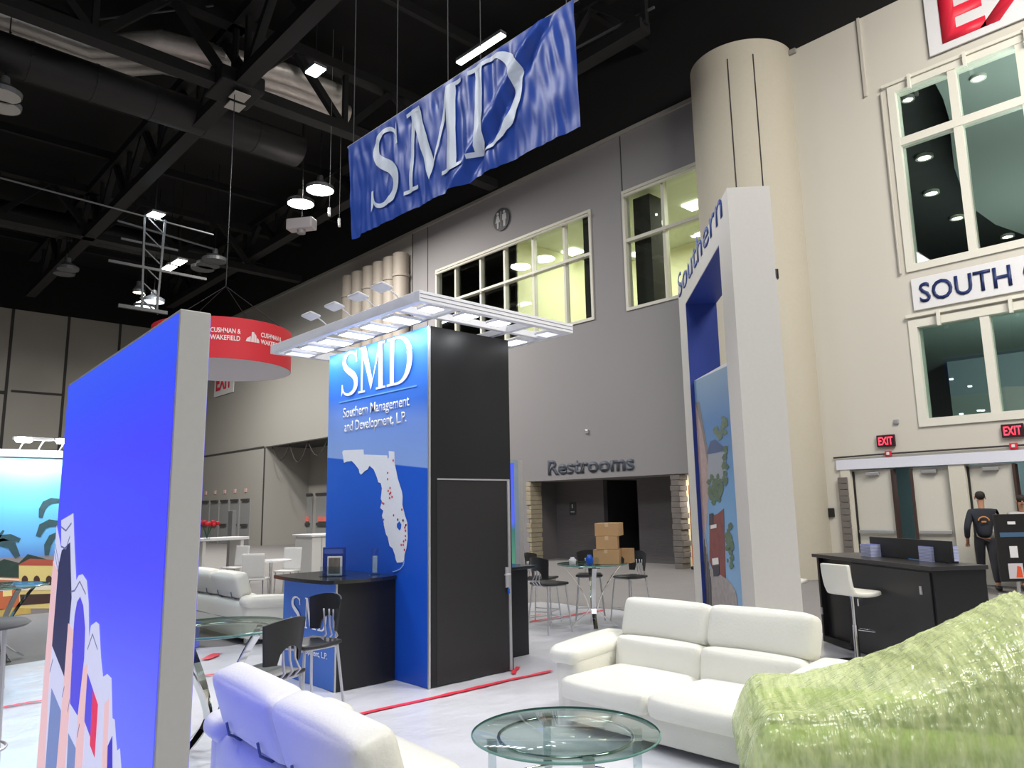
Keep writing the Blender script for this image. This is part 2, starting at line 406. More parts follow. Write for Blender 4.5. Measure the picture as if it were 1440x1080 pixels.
tape(G(738, 868+1), G(760, 866), 'faint red tape stub at the far edge of the plastic film', .03, .01, 4)
# ---------------------------------------------------------------- restroom opening
slate = mat('slate_tile', (98, 94, 96), .75, var=.12, vscale=9, bump=.5, bscale=12, stretch=(1, .35, 2.5))
bm = BM()
box(bm, WX+1.3, WX+1.5, 15.45, 17.9, 0, 2.6); box(bm, WX+1.3, WX+1.5, 11.86, 14.1, 0, 2.6); box(bm, WX+.36, WX+1.3, 11.86, 11.98, 0, 2.6); box(bm, WX+.3, WX+1.5, 17.5, 17.65, 0, 2.6); 
rw = struct(obj('wall_restroom', bm, slate))
bm = BM(); box(bm, WX+3.2, WX+3.3, 13, 17, 0, 2.6); box(bm, WX+1.5, WX+3.2, 15.6, 15.7, 0, 2.6); box(bm, WX+1.5, WX+3.2, 13.9, 14, 0, 2.6); struct(obj('wall_restroom', bm, mat('dark_tile', (58, 55, 57), .7)))
bm = BM(); box(bm, WX+.3, WX+3.3, 10, 17.6, 2.51, 2.7); struct(obj('ceiling_restroom', bm, mat('soffit', (150, 148, 145), .8)))
# ledge-stone pier corners, one stone per course
stone = mat('ledge_stone', (112, 106, 102), .85, var=.2, vscale=6); stone2 = mat('ledge_stone_pale', (160, 150, 128), .85, var=.2, vscale=6)
st = None
for k in range(17):
    bm = BM(); box(bm, WX+.02, WX+.36+random.uniform(0, .05), 11.74-random.uniform(0, .06), 11.98+random.uniform(0, .03), k*.147, k*.147+.14, bev=.008, seg=1); obj('stone', bm, stone, rw)
    bm = BM(); box(bm, WX+.02-random.uniform(0, .04), WX+.5, 17.42-random.uniform(0, .04), 17.6, k*.147, k*.147+.14, bev=.008, seg=1); obj('stone', bm, stone2, rw)
bm = BM(); box(bm, WX+.42, WX+2.5, 11.76, 11.86, 0, 2.5); box(bm, WX+2.5, WX+2.6, 9.8, 11.86, 0, 2.5)
struct(obj('wall_corridor', bm, mat('cream_wall', (222, 214, 178), .8)))
area('corridor_downlight', (WX+1.0, 10.9, 2.5), .3, 60, WARM)
area('corridor_downlight', (WX+.8, 17.0, 2.55), .3, 10, WARM)
t = thing('restroom_sign', 'dark grey Restrooms lettering above the tiled opening', 'sign', (WX, 16.5, 2.7))
lettering('letters', 'Restrooms', mat('sign_grey', (70, 76, 88), .6), t, (-.005, .08, 0), (0, -1, 0), (0, 0, 1), 3.42, .44, bold=.03, thick=.015)
# pictogram disc
t = thing('restroom_pictogram', 'round dark restroom pictogram with two pale figures, above the windows', 'sign', (WX-.035, 18.53, 11.8))
bm = BM(); lathe(bm, [(0, .03), (.42, .03), (.42, 0)], 40); bmesh.ops.rotate(bm, cent=(0, 0, 0), matrix=Matrix.Rotation(-PI/2, 3, 'Y'), verts=bm.verts); obj('disc', bm, mat('disc_dark', (38, 40, 48), .5), t)
palefig = mat('pale_figure', (165, 165, 168), .6)
for sgn in (1, -1):
    bm = BM(); lathe(bm, [(0, .045), (.055, .045), (.055, .03)], 16); bmesh.ops.rotate(bm, cent=(0, 0, 0), matrix=Matrix.Rotation(-PI/2, 3, 'Y'), verts=bm.verts); bmesh.ops.translate(bm, verts=bm.verts, vec=(0, sgn*.17, .24))
    if sgn > 0: pl = [(-.05, .17), (.05, .17), (.13, -.08), (.05, -.08), (.04, -.3), (-.04, -.3), (-.05, -.08), (-.13, -.08)]
    else: pl = [(-.1, .17), (.1, .17), (.11, -.05), (.06, -.05), (.05, -.3), (-.05, -.3), (-.06, -.05), (-.11, -.05)]
    prism(bm, [(-.03, sgn*.17+a, b) for a, b in pl], (-.012, 0, 0)); obj('figure', bm, palefig, t)
bm = BM(); box(bm, -.045, -.03, -.01, .01, -.3, .3); obj('divider', bm, palefig, t)
for y, lab in ((12.43, 'small dark restroom door plate right of the opening recess'), (16.75, 'small dark restroom door plate left of the opening recess')):
    t = thing('door_plate', lab, 'sign', (WX+1.29, y, 1.62))
    bm = BM(); box(bm, -.02, 0, -.14, .14, -.2, .2, bev=.006); obj('plate', bm, mat('plate_dark', (66, 72, 74), .4), t)
    bm = BM(); box(bm, -.026, -.02, -.02, .03, .02, .14); box(bm, -.026, -.02, -.08, .08, -.12, -.09); obj('symbol', bm, mat('plate_pale', (180, 184, 180), .5), t)
t = thing('drinking_fountain', 'steel drinking fountain in the dark restroom recess', 'fountain', (WX+1.28, 15.1, .0))
bm = BM(); box(bm, -.42, .0, -.24, .24, .86, 1.0, bev=.03); obj('basin', bm, alu, t)
bm = BM(); box(bm, -.34, 0, -.2, .2, .3, .86, bev=.02); obj('cabinet', bm, black_pl, t)
bm = BM(); tube(bm, [(-.1, .1, 1.0), (-.1, .1, 1.12), (-.18, .1, 1.16)], .018, 8); obj('spout', bm, chrome, t)
# roll-up banner in the corridor
c0 = V((WX+.35, 11.15, 0))
t = thing('rollup_banner', 'orange and white roll-up banner leaning in the lit corridor', 'banner', c0, .35)
bm = BM(); box(bm, -.01, .01, -.42, .42, .08, 2.2); obj('graphic', bm, mat('banner_white', (232, 226, 222), .6), t)
bm = BM(); prism(bm, [(-.012, .42, .1), (-.012, .18, .1), (-.012, .42, 1.9)], (-.004, 0, 0)); prism(bm, [(-.012, .42, 2.2), (-.012, -.2, 2.2), (-.012, .3, 1.2), (-.012, .42, .6)], (-.004, 0, 0)); obj('orange_print', bm, mat('orange_ink', (232, 120, 50), .6), t)
bm = BM(); prism(bm, [(-.012, .1, 1.25), (-.012, -.1, 1.25), (-.012, -.1, 1.1), (-.012, .1, 1.1)], (-.005, 0, 0)); obj('print_mark', bm, darknavy, t)
bm = BM(); box(bm, -.12, .12, -.45, .45, 0, .08, bev=.02); obj('base', bm, black_pl, t)
# ---------------------------------------------------------------- restroom-wall windows
frame_m = mat('window_frame', (196, 194, 182), .5)
def window(name, rect, mull, trans, fw=.09, x=WX, fm=frame_m, depth=.22, pane=winglass, bars=None):
    y0, y1, z0, z1 = rect
    bm = BM()
    box(bm, x-.04, x+depth, y0, y1, z0, z0+fw); box(bm, x-.04, x+depth, y0, y1, z1-fw, z1); box(bm, x-.04, x+depth, y0, y0+fw, z0+fw, z1-fw); box(bm, x-.04, x+depth, y1-fw, y1, z0+fw, z1-fw)
    f = struct(obj(name, bm, fm))
    ys = sorted([y0]+list(mull)+[y1]); zs = sorted([z0]+list(trans)+[z1])
    for y in mull:
        bm = BM(); box(bm, x-.02, x+depth*.7, y-fw/2, y+fw/2, z0+fw, z1-fw); obj('mullion', bm, fm, f)
    for z in trans:
        bm = BM(); box(bm, x-.03, x+depth*.65, y0+fw, y1-fw, z-fw*.55, z+fw*.55); obj('transom', bm, fm, f)
    for i in range(len(ys)-1):
        for j in range(len(zs)-1):
            bm = BM(); box(bm, x+.09, x+.1, ys[i], ys[i+1], zs[j], zs[j+1]); obj('pane', bm, pane, f)
    return f
f1 = window('window_1', W1, (21.2, 19.75, 18.46, 17.04, 15.6), (9.46,))
f2 = window('window_2', W2, (11.73, 9.9), (9.47,))
for f, (y0, y1, zt) in ((f1, (14.5, 22.3, 10.7)), (f2, (10.2, 13.0, 10.85))):
    bm = BM(); tube(bm, [(WX-.1, y0, zt), (WX-.1, y1, zt)], .05, 8); tube(bm, [(WX-.1, y0+.2, 9.4), (WX-.1, y1-1, 9.4)], .025, 6); obj('shade_roller', bm, frame_m, f)
# rooms behind
def room(name, x0, x1, y0, y1, z0, z1, wm, cm, fm=None):
    bm = BM(); box(bm, x1, x1+.1, y0, y1, z0, z1); box(bm, x0, x1, y0-.1, y0, z0, z1); box(bm, x0, x1, y1, y1+.1, z0, z1); struct(obj('wall_'+name, bm, wm))
    bm = BM(); box(bm, x0, x1, y0, y1, z1, z1+.1); struct(obj('ceiling_'+name, bm, cm))
    bm = BM(); box(bm, x0, x1, y0, y1, z0-.1, z0); struct(obj('floor_'+name, bm, fm or cm))
cream = mat('office_cream', (226, 224, 190), .8); ceilw = mat('office_ceiling', (205, 208, 190), .8); ofl = mat('office_floor', (130, 128, 118), .9)
room('office', WX+.3, WX+5.3, 8.2, 18.1, 7.2, 11.0, cream, ceilw, ofl)
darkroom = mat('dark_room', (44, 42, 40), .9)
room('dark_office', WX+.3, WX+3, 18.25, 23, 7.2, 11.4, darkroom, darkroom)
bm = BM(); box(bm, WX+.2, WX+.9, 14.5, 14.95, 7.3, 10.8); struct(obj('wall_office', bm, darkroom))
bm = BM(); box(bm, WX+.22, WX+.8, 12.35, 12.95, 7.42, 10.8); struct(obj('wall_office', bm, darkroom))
for k, (x, y, z) in enumerate([(735, 378, 10.98), (795, 357, 10.98), (810, 397, 10.98), (919, 313, 10.98), (977, 288, 10.98), (918, 363, 10.98), (705, 410, 10.98)]):
    p = G(x, y, z)
    if p.x < WX+.5: p.x = WX+.9
    p.x = min(p.x, WX+4.8); p.y = min(max(p.y, 8.6), 17.6)
    bm = BM(); box(bm, p.x-.3, p.x+.3, p.y-.3, p.y+.3, 10.93, 10.98); tag(obj('troffer_light', bm, mat('office_led', (240, 245, 225), .5, emit=5)), ['large square ceiling light in the left restroom-wall window, centre', 'square ceiling light behind the upper right panes of the left restroom-wall window', 'square ceiling light behind the lower right panes of the left restroom-wall window', 'bright ceiling light behind the upper pane of the window beside the column', 'ceiling light cut by the column in the window beside it', 'ceiling light behind the lower pane of the window beside the column', 'leftmost ceiling light of the left restroom-wall window'][k], 'ceiling light', 'office ceiling lights')
area('office_fill', (WX+2.5, 11, 10.8), 2.5, 230, (1, 1, .86)); area('office_fill', (WX+2.5, 15.5, 10.8), 2.5, 260, (1, 1, .86))
bm = BM(); bar(bm, (WX+.5, 12.9, 10.15), (WX+.5, 12.3, 10.2), .05); tag(obj('tube_reflection', bm, mat('tube_cyan', (190, 240, 245), .5, emit=4)), 'reflection of a thin cool tube light, a glowing bar behind the window beside the column', 'light')  # reflection in the pane, built as a glowing bar behind the glass
# ---------------------------------------------------------------- south concourse windows
fw_m = mat('white_frame', (222, 220, 208), .5)
concg = glassmat('concourse_glass', (222, 232, 228), .88)
window('window_3', U, (4.2, 2.95, 1.6, .3), (9.6,), .16, fm=fw_m, depth=.3, pane=concg)
window('window_4', Lw, (4.15, 2.7, 1.2), (), .17, fm=fw_m, depth=.3, pane=concg)
for z, ys in ((11.02, (5.0, 3.9, 2.8)), (5.62, (4.95, 3.65, 2.3))):
    bm = BM(); box(bm, WX-.09, WX+.02, -3.2, 5.6, z-.04, z+.03)
    for y in ys: box(bm, WX-.16, WX-.09, y-.03, y+.03, z-.32, z+.02)
    struct(obj('trim_3', bm, fw_m))
concd = mat('concourse_dark', (50, 54, 53), .8); concs = mat('concourse_soffit', (112, 122, 118), .8)
cw = mat('concourse_wall', (86, 96, 92), .8)
bm = BM(); box(bm, 45, 45.1, -8, 18, 6, 13.5); box(bm, WX+.3, 22.7, 7.45, 7.55, 2.9, 13.5); box(bm, 22.7, 22.8, 7.5, 18, 6, 13.5); box(bm, 22.7, 45, 18, 18.1, 6, 13.5); box(bm, 26, 26.1, -6, 7.5, 2.9, 6); struct(obj('wall_concourse', bm, cw))
bm = BM(); box(bm, WX+.3, 45, -8, 18, 13.5, 13.6); struct(obj('ceiling_concourse', bm, concd))
bm = BM(); box(bm, WX+.3, 45, -8, 7.5, 6.0, 6.2); box(bm, 22.7, 45, 7.5, 18, 6.0, 6.2); struct(obj('ceiling_concourse', bm, cw))
bm = BM(); box(bm, WX+.3, 26, -6, 7.5, 2.9, 3.0); struct(obj('floor_concourse', bm, mat('concourse_floor', (96, 106, 102), .5)))
# curved grey soffit hanging below the dark concourse ceiling
bm = BM(); sp_ = [(1298, 100), (1312, 112), (1326, 138), (1335, 168), (1338, 200), (1342, 236), (1354, 270), (1372, 296), (1400, 316), (1440, 330), (1700, 335), (1800, 200), (1800, -60), (1420, -60), (1290, 60)]
prism(bm, [G(x, y, 12.3) for x, y in sp_], (0, 0, .5)); struct(obj('ceiling_soffit', bm, concs))
dl = [(1277, 140, 13.4), (1300, 222, 13.4), (1310, 272, 13.4), (1346, 307, 13.4), (1417, 333, 13.4), (1376, 110, 12.25)]
dlm = mat('downlight_lens', (255, 246, 225), .5, emit=22); dlr = mat('downlight_rim', (200, 200, 190), .4)
for x, y, z in dl:
    p = G(x, y, z)
    k_ = (p.x-WX)/14
    t = thing('downlight', ['top left pane', 'upper of the four down the dark strip, left', 'second down the dark strip', 'third down the dark strip, by the mullion', 'lowest right pane', 'large bright top right pane'][dl.index((x, y, z))]+' recessed downlight behind the tall concourse window', 'ceiling light', p, 0, 'concourse downlights')
    rr_ = .13 if p.x < 24 else .2; bm = BM(); lathe(bm, [(0, 0), (rr_, 0)], 20); obj('lens', bm, dlm, t)
    bm = BM(); lathe(bm, [(rr_, -.02), (rr_*1.4, -.02), (rr_*1.4, .08), (rr_, .08)], 20); obj('rim', bm, dlr, t)
area('concourse_up_fill', (20.5, 2, 8.2), 3, 760, (1, .99, .95), aim=(20.5, 2, 14)); area('concourse_up_fill', (31, 4, 7.0), 7, 900, (1, .99, .95), aim=(31, 4, 14)); area('concourse_fill', (18.2, 2, 4.6), 1.6, 1300, (.92, 1, .97), aim=(26, 3, 4.8))  # unseen fills added to brighten the concourse ceiling, soffit and lower room
for k9, (x, y) in enumerate(((1322, 473), (1363, 447), (1338, 534), (1364, 544), (1377, 578), (1382, 578), (1352, 583), (1333, 454))):
    p = PX(x, y, 22.0); bm = BM(); lathe(bm, [(0, 0), (.05, .0), (.05, .03), (0, .03)], 12, p)
    tag(obj('small_downlight', bm, mat('spot_em', (235, 245, 255), .5, emit=7)), ['far left', 'upper middle', 'mid left', 'mid centre', 'bottom right', 'bottom far right', 'bottom middle', 'top'][k9]+' tiny spotlight seen behind the lower concourse window', 'light', 'tiny lights behind the lower concourse window')
# sign strips
t = thing('concourse_sign', 'white sign strip reading SOUTH C in navy capitals', 'sign', (WX-.03, 0, 0))
bm = BM(); box(bm, -.03, 0, -3, 5.43, 5.72, 6.42, bev=.01); obj('board', bm, white_pt, t)
lettering('letters', 'SOUTH C', darknavy, t, (-.035, 5.28, 5.87), (0, -1, 0), (0, 0, 1), 2.23, .42, bold=.012, thick=.012)
t = thing('exit_banner', 'large white EXIT sign with red letters above the tall window', 'sign', (WX-.04, 0, 0))
bm = BM(); box(bm, -.04, 0, -2.6, 4.55, 11.27, 13.0, bev=.01); obj('board', bm, white_pt, t)
lettering('letters', 'EXIT', mat('exit_red', (222, 36, 62), .5), t, (-.045, 4.27, 11.48), (0, -1, 0), (0, 0, 1), 3.7, 1.14, bold=.03, thick=.012)
t = thing('exit_banner', 'small white EXIT sign with red letters half hidden under the red round sign', 'sign', (WX-.04, 0, 0))
bm = BM(); box(bm, -.04, 0, 41.2, 44.0, 8.45, 10.0); obj('board', bm, white_pt, t)
lettering('letters', 'EXIT', MATS['exit_red'], t, (-.045, 43.7, 8.8), (0, -1, 0), (0, 0, 1), 2.2, .95, bold=.03, thick=.012)
# doors of the concourse
doorm = mat('door_panel', (206, 203, 192), .6); headm = mat('door_header', (222, 224, 236), .5)
bm = BM(); box(bm, WX-.06, WX+.3, .6, 7.4, 2.4, 2.62); struct(obj('trim_4', bm, headm))
bm = BM(); tube(bm, [(WX-.05, 7.45, 2.68), (WX-.05, 6.3, 2.7), (WX-.05, .6, 2.72)], .018, 6); struct(obj('trim_5', bm, seamm))
bm = BM(); box(bm, WX-.04, WX+.3, 7.12, 7.33, 0, 2.4); box(bm, WX-.03, WX+.3, 4.82, 5.12, 0, 2.4); box(bm, WX-.03, WX+.3, 2.5, 2.75, 0, 2.4); struct(obj('trim_6', bm, mat('door_post', (212, 208, 194), .6)))
bm = BM()
for k in range(16): box(bm, WX-.1, WX+.02, 7.18, 7.38, k*.14, k*.14+.13, bev=.006, seg=1)
o = struct(obj('trim_7', bm, stone))
for k, (ya, yb, ang) in enumerate(((7.1, 6.2, -.12), (5.14, 5.86, .12), (4.8, 3.95, -.12), (2.8, 3.65, .12))):
    yl, yh = min(ya, yb), max(ya, yb)
    bm = BM(); box(bm, WX+.12, WX+.17, yl, yh, .02, 2.38, bev=.004)
    if ang: bmesh.ops.rotate(bm, cent=(WX+.15, ya, 0), matrix=Matrix.Rotation(ang, 3, 'Z'), verts=bm.verts)
    d = struct(obj('door_%d' % (k+1), bm, doorm))
    bm = BM(); box(bm, WX+.02, WX+.08, yl+.06, yh-.06, 1.0, 1.07, bev=.01)
    if ang: bmesh.ops.rotate(bm, cent=(WX+.15, ya, 0), matrix=Matrix.Rotation(ang, 3, 'Z'), verts=bm.verts)
    obj('panic_bar', bm, alu, d)
    bm = BM(); box(bm, WX+.09, WX+.12, ya-.02, ya+.02, .1, 2.35); obj('hinge', bm, black_pl, d)
    bm = BM(); box(bm, WX+.05, WX+.19, yb-.025, yb+.025, .03, 2.36); 
    if ang: bmesh.ops.rotate(bm, cent=(WX+.15, ya, 0), matrix=Matrix.Rotation(ang, 3, 'Z'), verts=bm.verts)
    obj('edge_seal', bm, mat('brown_edge', (62, 44, 38), .6), d)
    bm = BM(); box(bm, WX-.02, WX+.12, (yl+yh)/2-.14, (yl+yh)/2+.14, 2.25, 2.32, bev=.01); obj('closer', bm, alu, d)
bm = BM(); box(bm, WX+2.2, WX+2.3, -1, 7.5, 0, 2.9); box(bm, WX+.3, WX+2.2, 7.4, 7.5, 0, 2.9); struct(obj('wall_lobby', bm, mat('lobby_teal', (112, 140, 142), .7)))
area('lobby_light', (WX+1.2, 5.0, 2.8), 1.2, 25, COOL)
def exit_box(y, z, label):
    t = thing('exit_sign', label, 'sign', (WX-.02, y, z))
    bm = BM(); box(bm, -.06, 0, -.19, .19, -.13, .13, bev=.012); obj('housing', bm, mat('exit_dark', (52, 22, 28), .4), t)
    lettering('letters', 'EXIT', mat('exit_glow', (255, 60, 80), .5, emit=2.2), t, (-.062, .15, -.085), (0, -1, 0), (0, 0, 1), .30, .17, bold=.02, thick=.006)
exit_box(6.27, 2.98, 'lit red EXIT sign above the left pair of doors'); exit_box(3.9, 3.0, 'lit red EXIT sign above the right pair of doors')
for y, lab in ((6.25, 'small red fire alarm over the left doors'), (3.92, 'small red fire alarm over the right doors')):
    t = thing('fire_alarm', lab, 'alarm', (WX-.02, y, 2.7)); bm = BM(); box(bm, -.05, 0, -.07, .07, -.06, .06, bev=.01); obj('housing', bm, red_ink, t)
    bm = BM(); box(bm, -.07, -.05, -.03, .03, -.03, .03, bev=.008); obj('lens', bm, white_pt, t)
t = thing('fire_alarm', 'red bell strobe beside the right EXIT sign', 'alarm', (WX-.02, 3.5, 2.98)); bm = BM(); box(bm, -.06, 0, -.16, .16, -.14, .14, bev=.03); obj('housing', bm, red_ink, t); bm = BM(); box(bm, -.08, -.06, -.05, .05, .0, .1); obj('lens', bm, white_pt, t)
bm = BM(); box(bm, WX-.06, WX, 7.55, 7.68, 1.35, 1.55, bev=.01); tag(obj('card_reader', bm, black_pl), 'small black access box on the beige wall left of the doors', 'wall box')
bm = BM(); box(bm, WX-.05, WX, 5.98, 6.08, 3.33, 3.43, bev=.01); tag(obj('sensor', bm, alu), 'small grey sensor on the beige wall under the lower window', 'sensor')
bm = BM(); p = PX(826, 607, WX); box(bm, WX-.05, WX, p.y-.06, p.y+.06, p.z-.06, p.z+.06, bev=.015); tag(obj('sensor', bm, alu), 'tiny wall sensor on the grey wall above the Restrooms lettering', 'sensor')
# ---------------------------------------------------------------- column
ccx, ccy, cr = 16.95, 8.98, 1.30
bm = BM(); lathe(bm, [(cr, 0), (cr, WT+.1)], 72, (ccx, ccy, 0))
colm = mat('column_plaster', (190, 184, 168), .8, bump=.04, bscale=12)
o = struct(obj('trim_column', bm, colm, smooth=True)); autosm(o, 30)
for a, z1 in ((195, WT-.32), (222, WT-.32)):
    a = math.radians(a); bm = BM(); box(bm, -.012, .012, -.012, .012, 0, z1); bmesh.ops.translate(bm, verts=bm.verts, vec=(ccx+cr*math.cos(a), ccy+cr*math.sin(a), 0)); obj('column_joint', bm, seamm, o)
# ---------------------------------------------------------------- far part of the long wall
gd = mat('grey_door', (140, 141, 142), .6)
for k in range(5):
    y = 44.6-1.38*k
    bm = BM(); box(bm, WX-.04, WX+.02, y-.6, y+.6, 0, 2.4, bev=.01, seg=1); d = struct(obj('door_%d' % (k+5), bm, gd))
    bm = BM(); box(bm, WX-.12, WX-.04, y-.4, y+.4, .95, 1.08); box(bm, WX-.14, WX-.04, y-.5, y+.4, 2.3, 2.4); obj('panic_bar', bm, seamm, d)
for k in range(5):
    bm = BM(); box(bm, WX-.04, WX, 44.55-1.38*k, 44.8-1.38*k, 2.75, 2.95); tag(obj('door_number', bm, mat('pale_pink', (214, 178, 172), .6)), ['leftmost', 'second from left', 'middle', 'second from right', 'rightmost'][k]+' tiny pale number plate over the far grey doors', 'sign', 'number plates over the far doors')
# recessed loading bay
bm = BM(); box(bm, WX+2.5, WX+2.7, BAY[0], BAY[1], 0, 5.1); box(bm, WX+.3, WX+2.6, BAY[0]-.1, BAY[0], 0, 5.1); box(bm, WX+.3, WX+2.6, BAY[1], BAY[1]+.1, 0, 5.1)
struct(obj('wall_bay', bm, farwallm)); bm = BM(); box(bm, WX+.3, WX+2.7, BAY[0], BAY[1], 5.05, 5.2); struct(obj('ceiling_bay', bm, seamm))
for k in range(3):
    y = 37.2-2.0*k; bm = BM(); box(bm, WX+2.44, WX+2.5, y-.8, y+.8, 0, 2.5); d = struct(obj('door_%d' % (k+10), bm, gd)); bm = BM(); box(bm, WX+2.34, WX+2.44, y-.6, y+.6, .95, 1.08); box(bm, WX+2.38, WX+2.44, y-.8, y+.8, 2.5, 2.62); obj('panic_bar', bm, seamm, d)
    bm = BM(); box(bm, WX+2.38, WX+2.43, y-.5, y+.5, 1.15, 1.4); tag(obj('notice', bm, mat('notice_red', (226, 120, 110), .6)), ['left', 'middle', 'right'][k]+' small red notice on the far loading bay doors', 'sign', 'red notices on the loading bay doors')
for (x, y), l in (((389, 668), 'left'), ((416, 667), 'right')):
    p = PX(x, y, WX+2.45); bm = BM(); box(bm, p.x-.02, p.x+.05, p.y-.3, p.y+.3, p.z-.35, p.z+.35, bev=.02); tag(obj('exit_sign', bm, mat('dull_red', (170, 40, 48), .5)), f'{l} small red sign high in the far loading bay', 'sign')
bm = BM()
for k in range(6):
    y0 = 36.6-k*1.9; tube(bm, [(WX+.2, y0-1.9*s/8, 5.0-math.sin(PI*s/8)*(.75+.2*(k % 2))) for s in range(9)], .025, 5)
tag(obj('cable_swag', bm, seamm), 'looping black cable hanging across the top of the far bay', 'cable')
# pleated duct stack on the wall (pale vertical pipes)
pipem = mat('pipe_pale', (150, 142, 132), .6, bump=.2, bscale=5)
for k, y in enumerate((28.3, 27.5, 26.6, 25.8, 25.0, 24.3)):
    bm = BM(); tube(bm, [(WX-.35, y, 5.4), (WX-.35, y, 9.0), (WX-.33, y+.05, 12.0)], .33, 12)
    for z in (7, 9, 11): tube(bm, [(WX-.35, y, z), (WX-.35, y, z+.12)], .36, 12)
    tag(autosm(obj('wall_duct', bm, pipem), 50), ['leftmost', 'second from left', 'third from left', 'third from right', 'second from right', 'rightmost'][k]+' pale vertical duct on the far wall behind the canopy', 'duct', 'vertical ducts behind the canopy')
# ================================================================ CEILING STEEL
TZ = 13.0
def truss(name, a, b, label, h=1.9, bay=3.4, wch=.42, hch=.3, phase=0):
    a, b = V(a), V(b); t = thing(name, label, 'truss', (0, 0, 0)); L = (b-a).length; d = (b-a).normalized(); up = V((0, 0, h))
    bm = BM(); bar(bm, a, b, wch, hch); obj('bottom_chord', bm, blacksteel, t)
    bm = BM(); bar(bm, a+up, b+up, wch, hch); obj('top_chord', bm, blacksteel, t)
    n = int(L/bay)
    for i in range(n+1):
        p = a+d*min(L, i*bay+phase)
        if i < n:
            q = a+d*min(L, (i+.5)*bay+phase)+up
            bm = BM(); bar(bm, p, q, .2); obj('diagonal', bm, blacksteel, t)
            bm = BM(); bar(bm, q, a+d*min(L, (i+1)*bay+phase), .2); obj('diagonal', bm, blacksteel, t)
        bm = BM(); bar(bm, p, p+up, .14); obj('post', bm, blacksteel, t)
nx_, ny_ = 7.33, 18.56
truss('roof_truss', (-9.5, ny_, TZ), (16.7, ny_, TZ), 'black roof truss crossing the upper left corner behind the foil duct', phase=-.2)
truss('roof_truss', (nx_, 7, TZ), (nx_, 44, TZ), 'black roof truss running away from above the banner to the far hall', phase=.6)
truss('roof_truss', (-9.5, 33, TZ), (16.7, 33, TZ), 'far black roof truss behind the hanging lights')
truss('roof_truss', (14.2, 10, TZ+.6), (14.2, 44, TZ+.6), 'black roof truss nearest the long wall above the column', h=1.5)
bm = BM(); box(bm, nx_-.6, nx_+.6, ny_-.6, ny_+.6, TZ-.2, TZ+.25, bev=.05); tag(obj('truss_node', bm, blacksteel), 'black gusset plate where two roof trusses meet', 'truss')
for dx, dy in ((-.1, -.55), (.15, .2)):
    p = G(337 if dy < 0 else 330, 135 if dy < 0 else 149, TZ-.3); bm = BM(); box(bm, p.x-.22, p.x+.22, p.y-.22, p.y+.22, p.z-.03, p.z, bev=.01)
    tag(obj('tag_plate', bm, mat('pale_plate', (176, 176, 170), .6)), ('upper' if dy < 0 else 'lower')+' pale square plate under the truss crossing', 'plate')
def duct(label, pts, r, mt, ribs=.8, name='air_duct', sq=.62):
    t = thing(name, label, 'duct', (0, 0, 0)); bm = BM(); pts = [V(p) for p in pts]
    tube(bm, pts, r, 24, flat=sq); autosm(obj('casing', bm, mt, t), 40)
    d = (pts[-1]-pts[0]).normalized(); L = (pts[-1]-pts[0]).length; n = int(L/ribs)
    for i in range(1, n):
        p = pts[0].lerp(pts[-1], i/n); bm = BM(); tube(bm, [p-d*.03, p+d*.03], r*1.03, 24, flat=sq); obj('rib', bm, mt, t)
a0 = G(-40, 22, 15.2); a1 = G(500, 140, 15.2)
ym = a1.y
for k, dy in enumerate((14, 0, -15)):
    ps = [G(x, y+dy, 14.6) for x, y in ((-60, 12), (60, 54), (128, 80), (170, 78), (228, 74), (300, 92), (400, 118), (488-6*k, 148))]
    duct(['lowest', 'middle', 'topmost'][k]+' of the three silver foil ducts under the roof at upper left', ps, .34, foil, 99, sq=.9)
b1 = G(420, 205, 13.5)
duct('dark round duct below the foil ducts, ending left of the twin floodlights', [(-6, b1.y, 13.3), (b1.x, b1.y, 13.3)], .6, darkduct, 1.5, sq=.8)
b2 = G(30, 200, 12.6)
duct('dark duct crossing at the left frame edge under the roof', [(-4, 36, 14.2), (13, 36, 14.2)], .7, darkduct, 1.5, sq=.8)
# roof deck ribs & purlins
for k, y in enumerate((12, 15.3, 22, 26, 30, 38, 42)):
    bm = BM(); bar(bm, (XMIN, y, 15.3), (WX, y, 15.3), .16, .3); tag(obj('purlin', bm, blacksteel), ['nearest', 'second nearest', 'third nearest', 'middle', 'third farthest', 'second farthest', 'farthest'][k]+' black purlin under the dark roof deck', 'beam', 'roof purlins')
# pipes under roof, catching light
for (x0, y0, x1, y1, z, r, lab) in ((0, 250, 300, 330, 11.8, .03, 'thin grey pipe running under the roof left of the high floodlight'), (165, 310, 300, 350, 12.2, .04, 'short pale pipe beside the mast light'), (170, 335, 250, 352, 12.0, .05, 'pale pipe just below the mast light'), (810, 68, 920, 10, 14.0, .04, 'thin pipe running along the roof right of the banner'), (140, 27, 300, 8, 14.9, .03, 'thin shiny cable at the top left roof')):
    bm = BM(); a, b = G(x0, y0, z), G(x1, y1, z); tube(bm, [a, b], r, 6); tag(obj('roof_pipe', bm, mat('pipe_grey', (96, 98, 102), .4, .3)), lab, 'pipe')
